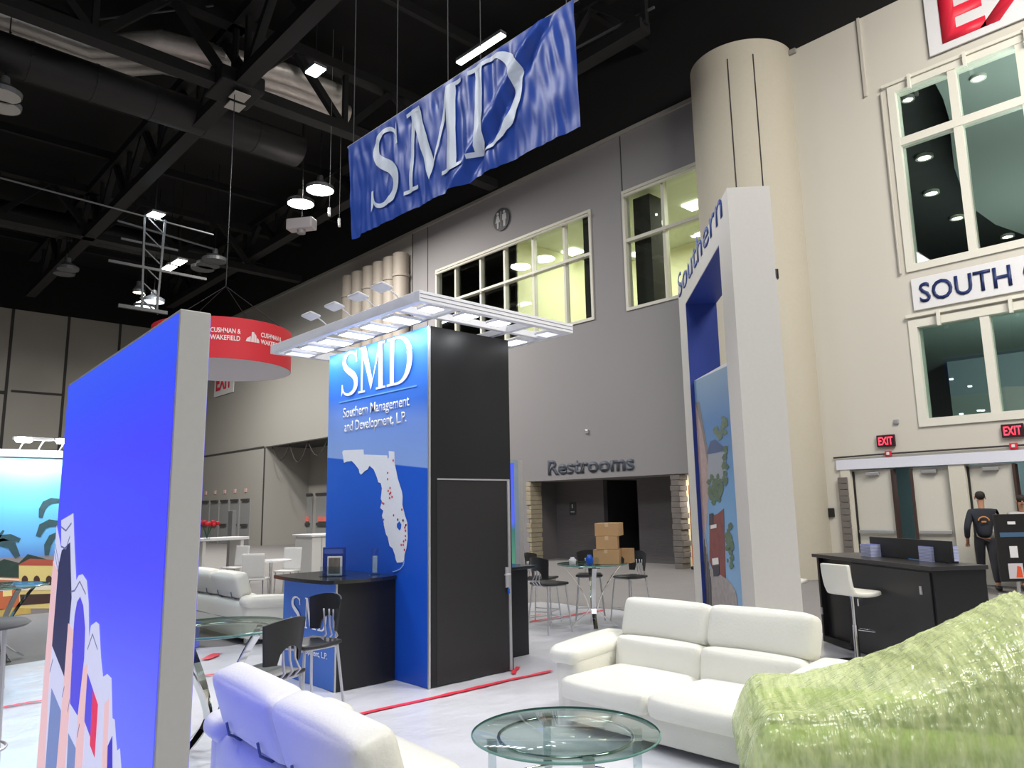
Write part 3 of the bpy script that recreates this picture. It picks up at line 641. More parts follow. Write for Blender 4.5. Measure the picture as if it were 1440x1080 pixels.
# hanging lights
flood_em = mat('flood_emission', (255, 252, 245), .5, emit=60); cool_em = mat('cool_emission', (215, 240, 255), .5, emit=30); grille = mat('lamp_housing', (120, 122, 126), .5, .4)
def highbay(x, y, z, power, lab, r=.32, em=None, grp=None, col=WARM):
    p = G(x, y, z); t = thing('high_bay_lamp', lab, 'lamp', p, 0, grp)
    bm = BM(); lathe(bm, [(0, -.02), (r, -.02)], 24); obj('lens', bm, em or flood_em, t)
    bm = BM(); lathe(bm, [(r+.02, -.03), (r+.03, .1), (.12, .3), (.1, .5), (0, .5)], 24); obj('shade', bm, grille, t)
    bm = BM(); tube(bm, [(0, 0, .5), (0, 0, 15.99-z)], .015, 6); obj('drop_cable', bm, blacksteel, t)
    if power: area('lamp_glow', (p.x, p.y, p.z-.06), r*2, power, col, shape='DISK')
    return p
highbay(450, 267, 12.5, 900, 'right one of the two dazzling floodlights left of the banner', .44)
highbay(423, 286, 12.5, 900, 'left one of the two dazzling floodlights left of the banner', .44)
highbay(195, 411, 11.5, 250, 'small warm lamp low over the far hall', .22, mat('warm_em', (255, 225, 170), .5, emit=14))
for k, (x, y) in enumerate(((216, 424), (203, 432))): highbay(x, y, 10.8, 500, ('right' if k == 0 else 'left')+' disc lamp of the pair above the glowing wall top edge', .42, mat('far_em', (240, 248, 255), .5, emit=3))
for k, (x, y) in enumerate(((302, 367), (293, 373), (285, 378))):
    highbay(x, y, 11.8, 0, ['right', 'middle', 'left'][k]+' unlit disc lamp in the row of three over the red round sign', .45, mat('unlit_lens', (90, 92, 94), .5))
for k, (x, y) in enumerate(((5, 134), (5, 151))):
    highbay(x, y, 12.2, 0, ['upper', 'lower'][k]+' unlit pale disc lamp at the left frame edge', .38, mat('unlit_pale', (190, 190, 184), .5))
for k, (x, y) in enumerate(((95, 379), (90, 385))):
    highbay(x, y, 11.9, 0, ['upper', 'lower'][k]+' unlit disc lamp of the far left pair', .4, MATS['unlit_lens'])
def ledbar(x0, y0, x1, y1, z, wdt, lab, em, power=0, name='linear_lamp'):
    a, b = G(x0, y0, z), G(x1, y1, z); t = thing(name, lab, 'lamp', a.lerp(b, .5)); o = a.lerp(b, .5)
    bm = BM(); bar(bm, a-o-V((0, 0, .03)), b-o-V((0, 0, .03)), wdt, .03); obj('lens', bm, em, t)
    bm = BM(); bar(bm, a-o+V((0, 0, .03)), b-o+V((0, 0, .03)), wdt*1.2, .08); obj('housing', bm, grille, t)
    bm = BM(); tube(bm, [(0, 0, .05), (0, 0, 15.99-z)], .012, 6); obj('drop_cable', bm, blacksteel, t)
    if power: area('lamp_glow', (o.x, o.y, o.z-.08), .3, power, COOL, sy=.8)
ledbar(645, 88, 708, 47, 12.6, .16, 'long white tube lamp just behind the top edge of the banner', mat('tube_em', (240, 250, 235), .5, emit=9), 120)
ledbar(437, 104, 451, 93, 12.8, .3, 'bright cool lamp above the end of the foil ducts', cool_em, 150)
ledbar(212, 306, 224, 299, 12.2, .4, 'bright cool lamp on top of the tall lattice hanger', cool_em, 60)
ledbar(233, 379, 243, 373, 11.8, .35, 'left bright bar lamp in the far hall', mat('pale_em', (245, 245, 225), .5, emit=14), 200)
ledbar(247, 371, 257, 365, 11.8, .35, 'right bright bar lamp in the far hall', MATS['pale_em'], 200)
# lattice hanger below lamp
p = G(218, 306, 12.1); bm = BM()
for s in (-.35, .35): bar(bm, (p.x+s, p.y, p.z), (p.x+s*.7, p.y, p.z-3.4), .07)
for k in range(6): bar(bm, (p.x-.32, p.y, p.z-.6*k), (p.x+.3, p.y, p.z-.6*k-.5), .04)
bar(bm, (p.x-1.4, p.y, p.z-1.9), (p.x+1.9, p.y, p.z-1.9), .09); bar(bm, (p.x-1, p.y, p.z-3.4), (p.x+.6, p.y, p.z-3.4), .12); bar(bm, (p.x, p.y, p.z), (p.x, p.y, 16.0), .05)
tag(obj('lattice_hanger', bm, mat('hanger_grey', (34, 37, 41), .6, .1)), 'grey lattice hanger hanging below a cool lamp', 'hanger')
# white projector like unit near the twin floodlights
p = G(424, 316, 10.8); t = thing('hanging_projector', 'white hanging projector unit below the twin floodlights', 'projector', p, .6)
bm = BM(); box(bm, -.2, .2, -.45, .45, -.18, .18, bev=.04); obj('body', bm, mat('unit_white', (190, 184, 186), .5), t)
bm = BM(); lathe(bm, [(0, 0), (.13, 0), (.15, .2)], 16, (0, 0, -.3)); obj('lens', bm, mat('unit_grey', (140, 136, 138), .4), t)
bm = BM(); tube(bm, [(0, 0, .18), (0, 0, 5.19)], .015, 6); obj('drop_cable', bm, blacksteel, t)
for (x, y, l) in ((463, 298, 'upper'), (477, 313, 'lower')):
    p = G(x, y, 10.2); bm = BM(); bar(bm, p-V((.05, .1, .15)), p+V((.05, .1, .15)), .07); bar(bm, p+V((0, 0, .1)), (p.x, p.y, 15.99), .004); tag(obj('hanging_clamp', bm, mat('clamp_bright', (225, 225, 220), .4)), f'{l} small shiny clamp hanging just left of the banner', 'clamp')
# ================================================================ BANNER
BX = 5.0
bl_t = PX(490, 206, BX); br_t = PX(807, -1, BX); bl_b = PX(493, 336, BX); br_b = PX(817, 178, BX)
def cloth(y, z):
    s = (bl_t.y - y)/(bl_t.y-br_t.y); v = (z-5.27)/(6.66-5.27)
    d = 0
    d += .022*math.sin(s*70+3*math.sin(s*9)+v*2)*math.exp(-((s-.55)/.28)**2)*(.4+.6*v)
    d += .05*math.exp(-(((s-.94)+(1-v)*.33)/.022)**2)*min(1, v*2+.4) - .045*math.exp(-(((s-.90)+(1-v)*.36)/.025)**2)
    d += .03*math.exp(-(((s-.33)+(v-1)*.02)/.02)**2)*v
    d += .02*math.sin(s*34-v*9)*math.exp(-((s-.72)/.12)**2)*(1-v)
    d += .012*noise.noise(V((s*14, v*5, 0))) + .03*math.sin(s*5)*(.3+v*.2) + .02*noise.noise(V((s*40, v*4+s*20, 5)))
    d += .05*math.exp(-(((s-.05)-v*.06)/.03)**2)*(1-v)
    d *= min(1, max(.06, (1-v)*7))
    return BX + d
def bpt(y, z, off=0): return V((cloth(y, z)-off, y, z))
bm = BM(); nx, ny = 260, 70; rows = []
for j in range(ny+1):
    row = []
    for i in range(nx+1):
        s = i/nx; t = j/ny; top = bl_t.lerp(br_t, s); bot = bl_b.lerp(br_b, s); P = bot.lerp(top, t); row.append(bm.verts.new(bpt(P.y, P.z)))
    rows.append(row)
for j in range(ny):
    for i in range(nx): bm.faces.new((rows[j][i], rows[j][i+1], rows[j+1][i+1], rows[j+1][i]))
bt = thing('hanging_banner', 'wrinkled blue satin banner with white SMD letters hanging from the roof', 'banner', (0, 0, 0))
banner_m = mat('banner_satin', (38, 72, 158), .38, spec=.42, var=.03)
obj('cloth', bm, banner_m, bt, smooth=True)
bm = BM()
yS0, yS1 = PX(521, 250, BX).y, PX(563, 190, BX).y; yM0, yM1 = PX(569, 200, BX).y, PX(651, 200, BX).y; yD0, yD1 = PX(660, 150, BX).y, PX(738, 130, BX).y
zb, zt = PX(525, 299, BX).z, PX(561, 168, BX).z
zb2, zt2 = zb, zt
smd(bm, lambda x, y: bpt(x, zb+(zt-zb)*y, .012), [(yS0, yS1), (yM0, yM1), (yD0, yD1)], 9)
bmesh.ops.remove_doubles(bm, verts=bm.verts, dist=.0004)
obj('letters', bm, mat('banner_white_ink', (205, 214, 226), .45), bt, smooth=True)
bm = BM(); tube(bm, [bl_t+V((.03, .05, .01)), br_t+V((.03, -.05, .01))], .018, 8); obj('top_pole', bm, alu, bt)
for f in (.02, .27, .52, .66, .97):
    p = bl_t.lerp(br_t, f); bm = BM(); tube(bm, [(p.x+.03, p.y, p.z), (p.x+.03, p.y, 15.9)], .006, 5); obj('hanging_wire', bm, blacksteel, bt)
# ================================================================ SMD TOWER
TX0, TX1, TY0, TY1, TH = 4.488, 5.60, 6.013, 8.03, 3.56
tw = thing('display_tower', 'tall booth tower, blue printed face and black side with door', 'display tower', (TX0, TY0, 0))
L0 = V((TX0, TY0, 0)); loc = lambda p: V(p)-L0
bm = BM(); box(bm, .02, TX1-TX0, .0, TY1-TY0, .01, TH, bev=.004, seg=1); obj('body', bm, black_lam, tw)
za = PX(460, 651, TX0).z; zbk = PX(604, 667, TX0).z; sl = -(za-zbk)/(2.0)
facem = zramp('tower_print', [(0, (24, 84, 200)), (.60, (30, 96, 216)), (.6605, (40, 108, 224)), (.672, (150, 182, 240)), (.74, (128, 164, 240)), (.80, (70, 128, 232)), (.90, (52, 124, 230)), (1, (60, 140, 232))], 'Z', sl, .4, lo=0, hi=3.5)
zr = (zbk)/3.5
cr_ = [n for n in facem.node_tree.nodes if n.type == 'VALTORGB'][0].color_ramp.elements
cr_[2].position = zr-.006; cr_[3].position = zr+.012
bm = BM(); box(bm, 0, .02, .012, TY1-TY0, .01, TH); obj('front_graphic', bm, facem, tw)
bm = BM(); box(bm, -.004, .018, -.004, .014, 0, TH); obj('corner_trim', bm, alu, tw)
# door in the black side
dz = 2.03; fl = PY(614, 673.5, TY0).x-TX0; fr = PY(712, 675, TY0).x-TX0
bm = BM(); box(bm, fl, fr, -.004, .01, .02, 1.985, bev=.002, seg=1); dd = obj('door', bm, mat('door_black', (32, 31, 32), .4, bump=.04, bscale=90), tw)
bm = BM(); box(bm, fl, fr+.02, -.012, .0, 1.985, 2.0); box(bm, fr, fr+.035, -.014, .0, .02, 2.0); obj('door_trim', bm, alu, tw)
bm = BM(); box(bm, fr-.045, fr-.005, -.022, -.002, .86, 1.07, bev=.004); obj('handle_plate', bm, steel, dd)
bm = BM(); tube(bm, [(fr-.02, -.02, 1.0), (fr-.02, -.06, 1.0), (fr-.10, -.062, 1.0)], .01, 8); obj('handle', bm, steel, dd)
bm = BM(); tube(bm, [(fr-.02, -.03, .85), (fr-.018, -.032, .80)], .012, 8); obj('key_fob', bm, blueprint, dd)
# print on the blue face
bm = BM(); X = TX0-.004
yl = lambda x, y=540: PX(x, y, TX0).y
zB, zTp = 3.015, 3.545
smd(bm, lambda x, y: loc((X, x, zB+(zTp-zB)*y)), [(PX(480, 525, TX0).y, PX(505, 520, TX0).y), (PX(505, 520, TX0).y, PX(543, 510, TX0).y), (PX(545, 510, TX0).y, PX(581, 500, TX0).y)])
r_ = obj('logo_letters', bm, white_ink, tw)
bm = BM(); yA, yB = 7.77, 6.22; box(bm, -.005, -.001, yB-TY0, yA-TY0, 2.952, 2.966); obj('rule', bm, mat('rule_ink', (120, 180, 245), .5), tw)
lettering('name_line', 'Southern Management', white_ink, tw, loc((X, 7.68, 2.765)), (0, -1, 0), (0, 0, 1), 1.33, .115, bold=.012, thick=.001)
lettering('name_line', 'and Development, L.P.', white_ink, tw, loc((X, 7.65, 2.60)), (0, -1, 0), (0, 0, 1), 1.25, .115, bold=.012, thick=.001)
c6 = lambda x, y: loc(PX(440+x/6, 560+y/6, TX0) - V((.004, 0, 0))); c8 = lambda x, y: loc(PX(440+x/8, 730+y/8, TX0) - V((.004, 0, 0)))
east = [c6(*q) for q in ((250, 455), (260, 440), (430, 432), (433, 475), (630, 482), (635, 510), (645, 500), (642, 445), (690, 450), (695, 560), (720, 680), (755, 790), (760, 830), (758, 900), (780, 990), (800, 1050))]
south = [c8(*q) for q in ((1068, 100), (1070, 220), (1055, 330), (1035, 400), (1030, 460), (1015, 485), (950, 490), (935, 455), (925, 400), (900, 330), (865, 300), (845, 200), (825, 170), (800, 60))]
west = [c6(*q) for q in ((602, 1060), (585, 990), (597, 950), (570, 925), (585, 870), (575, 850), (585, 760), (575, 715), (555, 710), (540, 660), (515, 600), (480, 570), (465, 600), (440, 615), (410, 645), (395, 630), (390, 600), (355, 555), (330, 530), (290, 535), (265, 545))]
bm = BM(); ngon(bm, east+south+west); obj('florida_map', bm, white_ink, tw)
bm = BM(); ngon(bm, [c8(*q)-V((.002, 0, 0)) for q in ((980, 25), (1000, 60), (995, 105), (980, 125), (950, 90), (950, 55))]); obj('map_lake', bm, blueprint, tw)
bm = BM(); P = [c8(*q) for q in ((1030, 470), (1020, 520), (985, 560), (940, 583), (905, 592))]; tube(bm, P, .006, 5); obj('map_keys', bm, mat('keys_ink', (150, 190, 240), .5), tw)
bm = BM()
for q in [(635, 630), (635, 683), (655, 757), (640, 782), (660, 798), (652, 808), (672, 832), (652, 842), (590, 885), (602, 890), (755, 940), (685, 988), (720, 1025), (765, 1030), (790, 1070), (682, 525), (600, 1025)]:
    c = c6(*q)-V((.003, 0, 0)); ngon(bm, [c+V((0, -.013*math.cos(a), .013*math.sin(a))) for a in [2*PI*k/8 for k in range(8)]])
for q in [(1020, 15), (960, 5), (1050, 70), (1040, 95), (1047, 130), (1047, 190), (1048, 235), (1027, 250), (1000, 290), (1022, 290), (1035, 345)]:
    c = c8(*q)-V((.003, 0, 0)); ngon(bm, [c+V((0, -.013*math.cos(a), .013*math.sin(a))) for a in [2*PI*k/8 for k in range(8)]])
obj('map_pins', bm, red_ink, tw)['kind'] = 'stuff'
# canopy
CX0, CX1, CY0, CY1, CZ = 3.977, 6.10, 5.478, 8.575, 3.72
cn = thing('tower_canopy', 'white beam canopy with glowing light panels on top of the tower', 'canopy', ((CX0+CX1)/2, (CY0+CY1)/2, 3.56))
cl = V(cn.location); bh = .105; bw = .07
def cbeam(x0, x1, y0, y1, z0=CZ-bh, z1=CZ, nm='beam', mt=canopy_w):
    bm = BM(); box(bm, x0-cl.x, x1-cl.x, y0-cl.y, y1-cl.y, z0-cl.z, z1-cl.z, bev=.004, seg=1)
    o = obj(nm, bm, mt, cn); return o
cbeam(CX0, CX0+bw, CY0+bw, CY1-bw); cbeam(CX1-bw, CX1, CY0+bw, CY1-bw); cbeam(CX0, CX1, CY0, CY0+bw); cbeam(CX0, CX1, CY1-bw, CY1)
for y in (6.0, 8.03): cbeam(CX0+bw, CX1-bw, y-.03, y+.03, CZ-.08, CZ-.01)
for y0_, y1_ in ((CY0+bw, 5.97), (6.03, 8.0), (8.06, CY1-bw)): cbeam(4.49, 4.55, y0_, y1_, CZ-.082, CZ-.012); cbeam(5.54, 5.6, y0_, y1_, CZ-.082, CZ-.012)
for y in (6.35, 6.8, 7.25, 7.7): cbeam(CX0+bw, 4.49, y-.025, y+.025, CZ-.08, CZ-.015)
for (x0, x1, y0, y1) in ((CX0+.02, CX0+.05, CY0-.003, CY0), ):
    for z in (CZ-.075, CZ-.035): cbeam(CX0+.01, CX1-.01, CY0-.003, CY0+.002, z, z+.006, 'groove', mat('groove', (150, 150, 156), .6))
def ledpanel(x, y, sx, sy, z=CZ-.12, p=9, em=led):
    bm = BM(); box(bm, x-sx/2-cl.x, x+sx/2-cl.x, y-sy/2-cl.y, y+sy/2-cl.y, z-cl.z, z+.03-cl.z, bev=.006, seg=1); o = obj('light_head', bm, canopy_w, cn)
    bm = BM(); box(bm, x-sx/2+.015-cl.x, x+sx/2-.015-cl.x, y-sy/2+.015-cl.y, y+sy/2-.015-cl.y, z-.006-cl.z, z-cl.z); obj('lens', bm, em, o)
    if p: area('canopy_led', (x, y, z-.02), sx*.8, p, COOL, sy=sy*.8)
led2 = mat('led_soft', (235, 244, 255), .5, emit=3.5)
for y in (6.15, 6.58, 7.03, 7.48, 7.9): ledpanel(4.25, y, .36, .22, em=led2, p=4.5)
ledpanel(4.25, 8.32, .34, .2, em=mat('led_dim', (235, 240, 250), .5, emit=1.2), p=2)
for x in (4.22, 4.66, 5.10): ledpanel(x, 5.62, .2, .2, em=led, p=1.6)
ledpanel(5.86, 5.66, .2, .2, em=MATS['led_dim'], p=1); ledpanel(5.86, 6.2, .2, .3, em=led2, p=2)
for k, y in enumerate((7.224, 6.72, 6.255, 5.83)):
    t = thing('arm_lamp', ['first', 'second', 'third', 'last'][k]+' white arm lamp from the left on the canopy edge', 'lamp', (3.99, y, CZ))
    bm = BM(); tube(bm, [(0, 0, 0), (-.04, .0, .03), (-.12, .02, .085)], .008, 6); obj('arm', bm, white_pt, t)
    bm = BM(); cushion(bm, (-.16, .06, .09), (.13, .22, .03), .012, .004, 5, Matrix.Rotation(.25, 4, 'Y')); obj('head', bm, white_pt, t, smooth=True)
# ---------------------------------------------------------------- reception counter with SMD front
c = G(469, 975); ct = thing('booth_counter', 'reception counter, blue SMD front and black side, against the blue tower face', 'counter', (3.80, 6.57, 0))
cw_, cy_ = 4.48-3.80, 7.66-6.57
bm = BM(); box(bm, .012, cw_, 0, cy_, .01, 1.0, bev=.003, seg=1); obj('body', bm, black_lam, ct)
bm = BM(); box(bm, 0, .014, .008, cy_, .01, 1.0); obj('front_graphic', bm, mat('counter_print', (56, 112, 206), .4), ct)
bm = BM(); box(bm, -.003, .012, -.003, .008, 0, 1.0); obj('corner_trim', bm, alu, ct)
bm = BM(); pts = [(-.10, cy_+.04)]+[(-.10-.05*math.sin(PI*k/10)+.0*k, cy_+.04-(cy_+.02)*k/10) for k in range(1, 11)]+[(-.04, -.02)]+[(-.04+(cw_+.04)*k/10, -.02-.07*math.sin(PI*k/10)) for k in range(1, 11)]+[(cw_, cy_+.04)]
prism(bm, [(a, b, 1.0) for a, b in pts], (0, 0, .035)); obj('worktop', bm, mat('counter_top', (38, 39, 42), .18, spec=.6), ct)
ky = lambda px, py=860: PX(px, py, 3.8).y-6.57
kz0, kz1 = PX(416, 880, 3.8).z, PX(416, 838, 3.8).z
bm = BM(); smd(bm, lambda x, y: V((-.004, x, kz0+(kz1-kz0)*y)), [(ky(409), ky(424)), (ky(429), ky(446)), (ky(448), ky(461))]); obj('logo_letters', bm, white_ink, ct)
kz2 = PX(440, 906, 3.8).z; kh = .055
lettering('name_line', 'Southern Management', white_ink, ct, (-.004, ky(408), kz2), (0, -1, 0), (0, 0, 1), ky(408)-ky(463), kh, bold=.01, thick=.001)
lettering('name_line', 'and Development, L.P.', white_ink, ct, (-.004, ky(409), kz2-.105), (0, -1, 0), (0, 0, 1), ky(409)-ky(462), kh, bold=.01, thick=.001)
# brochure holder + acrylic vase on the counter
p = PX(474, 800, 4.15); t = thing('brochure_holder', 'clear brochure holder with navy folders standing on the counter', 'brochure holder', (4.02, 7.02, 1.035), .72)
bm = BM(); box(bm, -.10, .08, -.12, .12, 0, .008); box(bm, .03, .036, -.12, .12, 0, .27); box(bm, -.06, -.055, -.12, .12, 0, .10); obj('holder', bm, clear, t)
bm = BM(); box(bm, .0, .028, -.115, .115, .01, .29); obj('folder', bm, mat('folder_navy', (40, 62, 140), .4), t)
bm = BM(); box(bm, -.045, -.02, -.10, .05, .01, .2); obj('photo_card', bm, mat('card_white', (225, 225, 222), .5), t)
bm = BM(); box(bm, -.048, -.045, -.085, .035, .03, .185); obj('photo_print', bm, mat('card_photo', (120, 112, 98), .5, var=.6, vscale=25, stretch=(1, 1, .3)), t)
bm = BM(); box(bm, -.003, 0, -.1, .1, .225, .27); obj('folder_mark', bm, mat('folder_mark', (70, 96, 170), .5), t)
p = G(527, 808, 1.035); t = thing('acrylic_stand', 'slim clear acrylic stand at the right end of the counter', 'stand', (p.x, p.y, 1.035))
bm = BM(); lathe(bm, [(0, .0), (.06, .0), (.06, .012), (0, .015)], 20); obj('base', bm, clear, t)
bm = BM(); box(bm, -.03, .03, -.022, .022, .012, .27, bev=.003); obj('tube', bm, clear, t)
bm = BM(); box(bm, -.02, .02, -.014, .014, .02, .19); obj('paper_insert', bm, mat('insert', (205, 214, 225), .5), t)
bm = BM(); p = G(551, 800, 1.04); tube(bm, [p+V((0.02, -.02, 0)), p+V((0, 0, .02)), p+V((.01, -.03, .03))], .008, 6); tag(obj('small_clip', bm, alu), 'tiny metal clip at the back corner of the counter', 'clip')
# second counter on the far side of the tower
c2 = thing('booth_counter', 'plain black counter showing behind the right edge of the tower', 'counter', (5.62, 6.5, 0))
bm = BM(); box(bm, 0, .68, .0, .72, .01, .98, bev=.003, seg=1); obj('body', bm, black_lam, c2)
bm = BM(); box(bm, 0, .80, -.04, .76, .98, 1.015, bev=.004); obj('worktop', bm, MATS['counter_top'], c2)
# light box behind the tower
p = PX(724, 700, 8.5)
t = thing('light_box', 'narrow lit blue light box peeking out behind the tower', 'light box', (8.2, 9.02, 0), 0)
yy = PX(722, 700, 8.2).y
t.location = (8.2, yy, 0)
bm = BM(); box(bm, 0, .1, -.12, 1.4, 0.02, 2.44); obj('frame', bm, alu, t)
bm = BM(); box(bm, -.005, 0, -.02, 1.35, .06, 2.4); obj('graphic', bm, zramp('lightbox2', [(0, (225, 90, 150)), (.25, (230, 150, 180)), (.3, (90, 150, 120)), (.55, (60, 120, 110)), (.6, (90, 110, 250)), (1, (80, 100, 255))], emit=.9, lo=0, hi=2.44), t)
# ================================================================ GLOWING WALL (lightbox, foreground left)
A = G(253.7, 434, 2.44); Bp = G(297.8, 440, 2.44); C = G(97, 540, 2.44)
u = (C-A); Lp = u.length; rz = math.atan2(u.y, u.x)-PI/2; th = (Bp-A).length
gp = thing('light_box_wall', 'tall glowing blue light box wall with a printed facade, left foreground', 'light box', (A.x, A.y, 0), rz)
alum = mat('light_box_frame', (186, 185, 180), .5)
bm = BM(); box(bm, 0, th, 0, Lp, .01, 2.44, bev=.003, seg=1); obj('frame', bm, alum, gp)
for k, x in enumerate((-.004, th)):
    bm = BM(); box(bm, x, x+.004, .012, Lp-.012, .03, 2.425)
    obj('graphic', bm, zramp('glow_print', [(0, (96, 122, 255)), (.35, (92, 104, 255)), (.62, (74, 72, 255)), (.8, (70, 66, 255)), (.93, (56, 84, 250)), (1, (58, 92, 246))], emit=1.0, lo=0, hi=2.44), gp)
un = V((math.cos(rz+PI/2), math.sin(rz+PI/2), 0)); nn = V((-un.y, un.x, 0))
def gq(x, y, off=.008):
    P = onplane(60+x/2.842, 700+y/2.842, A, nn); s = (P-A).dot(un)
    return V((-off, max(.013, min(Lp-.013, s)), max(.03, min(2.42, P.z))))
def gem(nm, c, e=.85): return mat(nm, c, .6, emit=e)
def gprint(nm, poly, m_, off):
    bm = BM(); P = [gq(x, y, off) for x, y in poly]
    Q = [P[0]]
    for p in P[1:]:
        if (p-Q[-1]).length > .002: Q.append(p)
    if len(Q) < 3: return
    prism(bm, Q, (-.001, 0, 0)); bmesh.ops.recalc_face_normals(bm, faces=bm.faces); obj(nm, bm, m_, gp)
cor = gem('print_white', (214, 216, 250)); pinkm = gem('print_pink', (240, 196, 204)); drk = gem('print_dark', (44, 46, 92)); vio = gem('print_violet', (84, 76, 235)); redp = gem('print_red', (232, 40, 96)); lines = gem('print_line', (110, 112, 160)); winp = gem('print_window', (120, 140, 200))
gprint('printed_facade', [(56, 110), (80, 205), (80, 90), (128, 62), (133, 200), (140, 330), (150, 310), (165, 305), (182, 330), (190, 420), (192, 560), (200, 510), (220, 495), (232, 505), (240, 640), (248, 715), (265, 703), (282, 720), (286, 880), (295, 885), (300, 960), (305, 1010), (316, 1000), (322, 1080), (318, 1250), (-60, 1250), (0, 1080), (20, 560)], cor, .006)
gprint('printed_panel', [(85, 210), (118, 178), (124, 400), (96, 715), (46, 590), (72, 270)], drk, .009)
gprint('printed_column', [(46, 250), (68, 290), (46, 590), (34, 720), (10, 1200), (-60, 1200), (20, 560)], pinkm, .009)
gprint('printed_column', [(112, 500), (134, 530), (118, 830), (90, 1200), (55, 1200), (96, 720)], pinkm, .010)
gprint('printed_column', [(172, 680), (190, 660), (180, 870), (160, 1200), (130, 1200), (150, 880)], pinkm, .009)
gprint('printed_column', [(258, 820), (276, 800), (268, 1080), (262, 1200), (245, 1200), (250, 1000)], pinkm, .009)
gprint('printed_arch', [(138, 470), (148, 415), (160, 395), (172, 430), (180, 520), (176, 640), (150, 868), (120, 820), (128, 600)], vio, .010)
gprint('printed_arch', [(190, 700), (212, 765), (204, 960), (178, 890)], vio, .010)
gprint('printed_arch', [(272, 990), (290, 950), (291, 1200), (266, 1200)], gem('print_deep', (54, 40, 200)), .010)
gprint('printed_banner', [(213, 765), (233, 825), (220, 1035), (201, 985)], redp, .011)
gprint('printed_window', [(44, 760), (82, 850), (62, 1200), (10, 1200)], winp, .009)
gprint('printed_window', [(112, 940), (142, 1000), (128, 1200), (100, 1200)], winp, .009)
for a_, b_ in (((84, 112), (104, 128)), ((104, 128), (126, 98)), ((84, 190), (104, 200)), ((104, 200), (120, 150)), ((124, 372), (140, 366)), ((140, 366), (160, 330)), ((160, 330), (184, 380)), ((60, 180), (76, 260)), ((58, 210), (72, 290)), ((192, 600), (212, 540)), ((212, 540), (232, 600)), ((40, 690), (52, 640)), ((90, 790), (98, 750)), ((112, 850), (120, 800)), ((150, 950), (160, 900))):
    gprint('printed_line', [a_, b_, (b_[0], b_[1]+7), (a_[0], a_[1]+7)], lines, .012)
# ================================================================ FAR BOOTH WITH VILLAGE GRAPHIC
PYY = 15.686
fb = thing('graphic_wall', 'far booth wall printed with palms and a yellow village under bright lamps', 'display wall', (0, PYY, 0))
bm = BM(); box(bm, -5, 3.7, 0, .12, 0, 2.86); obj('panel', bm, white_pt, fb)
bm = BM(); box(bm, -5, 3.68, -.006, 0, .02, 2.72); obj('graphic', bm, zramp('sky_print', [(0, (120, 112, 116)), (.36, (150, 142, 142)), (.37, (100, 150, 220)), (.46, (110, 182, 238)), (.8, (104, 196, 240)), (1, (130, 222, 245))], lo=0, hi=2.72), fb)
bm = BM(); box(bm, -5, 3.7, -.06, 0, 2.74, 2.87, bev=.006); obj('top_rail', bm, alu, fb)
def fq(X_, Y_, off=.01, sc=3.6): p = PY(X_/sc, 700+Y_/sc, PYY); return V((p.x, -off, p.z))
def fprint(nm, poly, m_, off=.01, fn=fq):
    bm = BM(); prism(bm, [fn(x, y, off) for x, y in poly], (0, -.001, 0)); bmesh.ops.recalc_face_normals(bm, faces=bm.faces); obj(nm, bm, m_, fb)
hedge = mat('print_hedge', (44, 66, 58), .6, var=.4, vscale=8); yel = mat('print_yellow', (226, 206, 130), .6); rrf = mat('print_roof', (176, 84, 66), .6); orng = mat('print_orange', (206, 112, 72), .6); brn = mat('print_brown', (70, 48, 44), .6)
fprint('printed_hedge', [(-900, 420), (-900, 330), (-20, 330), (20, 310), (60, 320), (95, 330), (140, 285), (200, 300), (290, 330), (420, 330), (420, 480), (-900, 480)], hedge, .008)
fprint('printed_road', [(-900, 600), (0, 600), (150, 560), (420, 540), (420, 620), (-900, 700)], mat('print_road', (146, 138, 140), .7), .009)
fprint('printed_house', [(95, 340), (420, 340), (420, 560), (95, 560)], yel, .011)
fprint('printed_roof', [(88, 342), (150, 308), (240, 312), (420, 330), (420, 345)], rrf, .013)
fprint('printed_house', [(-900, 420), (-10, 400), (96, 405), (96, 560), (-900, 590)], orng, .012)
fprint('printed_cornice', [(-10, 405), (96, 410), (96, 420), (-10, 415)], mat('print_cream', (236, 226, 205), .6), .013)
fprint('printed_cornice', [(-10, 445), (96, 440), (96, 446), (-10, 452)], MATS['print_cream'], .013)
fprint('printed_balcony', [(95, 448), (420, 440), (420, 462), (95, 470)], MATS['print_cream'], .014)
fprint('printed_shade', [(100, 490), (420, 480), (420, 520), (105, 545)], brn, .013)
for x in (125, 185, 247):
    fprint('printed_window', [(x-16, 442), (x-16, 410), (x-10, 398), (x, 393), (x+10, 398), (x+16, 410), (x+16, 442)], brn, .014)
fprint('printed_window', [(14, 500), (14, 470), (60, 468), (60, 496)], mat('print_glow', (250, 230, 150), .6), .014)
fprint('printed_wall', [(-200, 600), (0, 570), (60, 555), (155, 560), (155, 585), (0, 605)], mat('print_ochre', (206, 176, 96), .6, var=.2, vscale=9), .014)
def frond(pts, w):
    P = [fq(*q, .012) for q in pts]; bm = BM(); n = len(P); L = []
    for i, p in enumerate(P):
        t_ = (P[min(i+1, n-1)]-P[max(i-1, 0)]).normalized(); s_ = V((-t_.z, 0, t_.x)); ww = w*(.35+.65*math.sin(PI*min(1, (i+.6)/n)))
        L.append((bm.verts.new(p+s_*ww), bm.verts.new(p-s_*ww)))
    for i in range(n-1): bm.faces.new((L[i][0], L[i][1], L[i+1][1], L[i+1][0]))
    bmesh.ops.recalc_face_normals(bm, faces=bm.faces); obj('printed_palm_frond', bm, mat('print_palm', (52, 84, 92), .6, var=.3, vscale=12), fb)
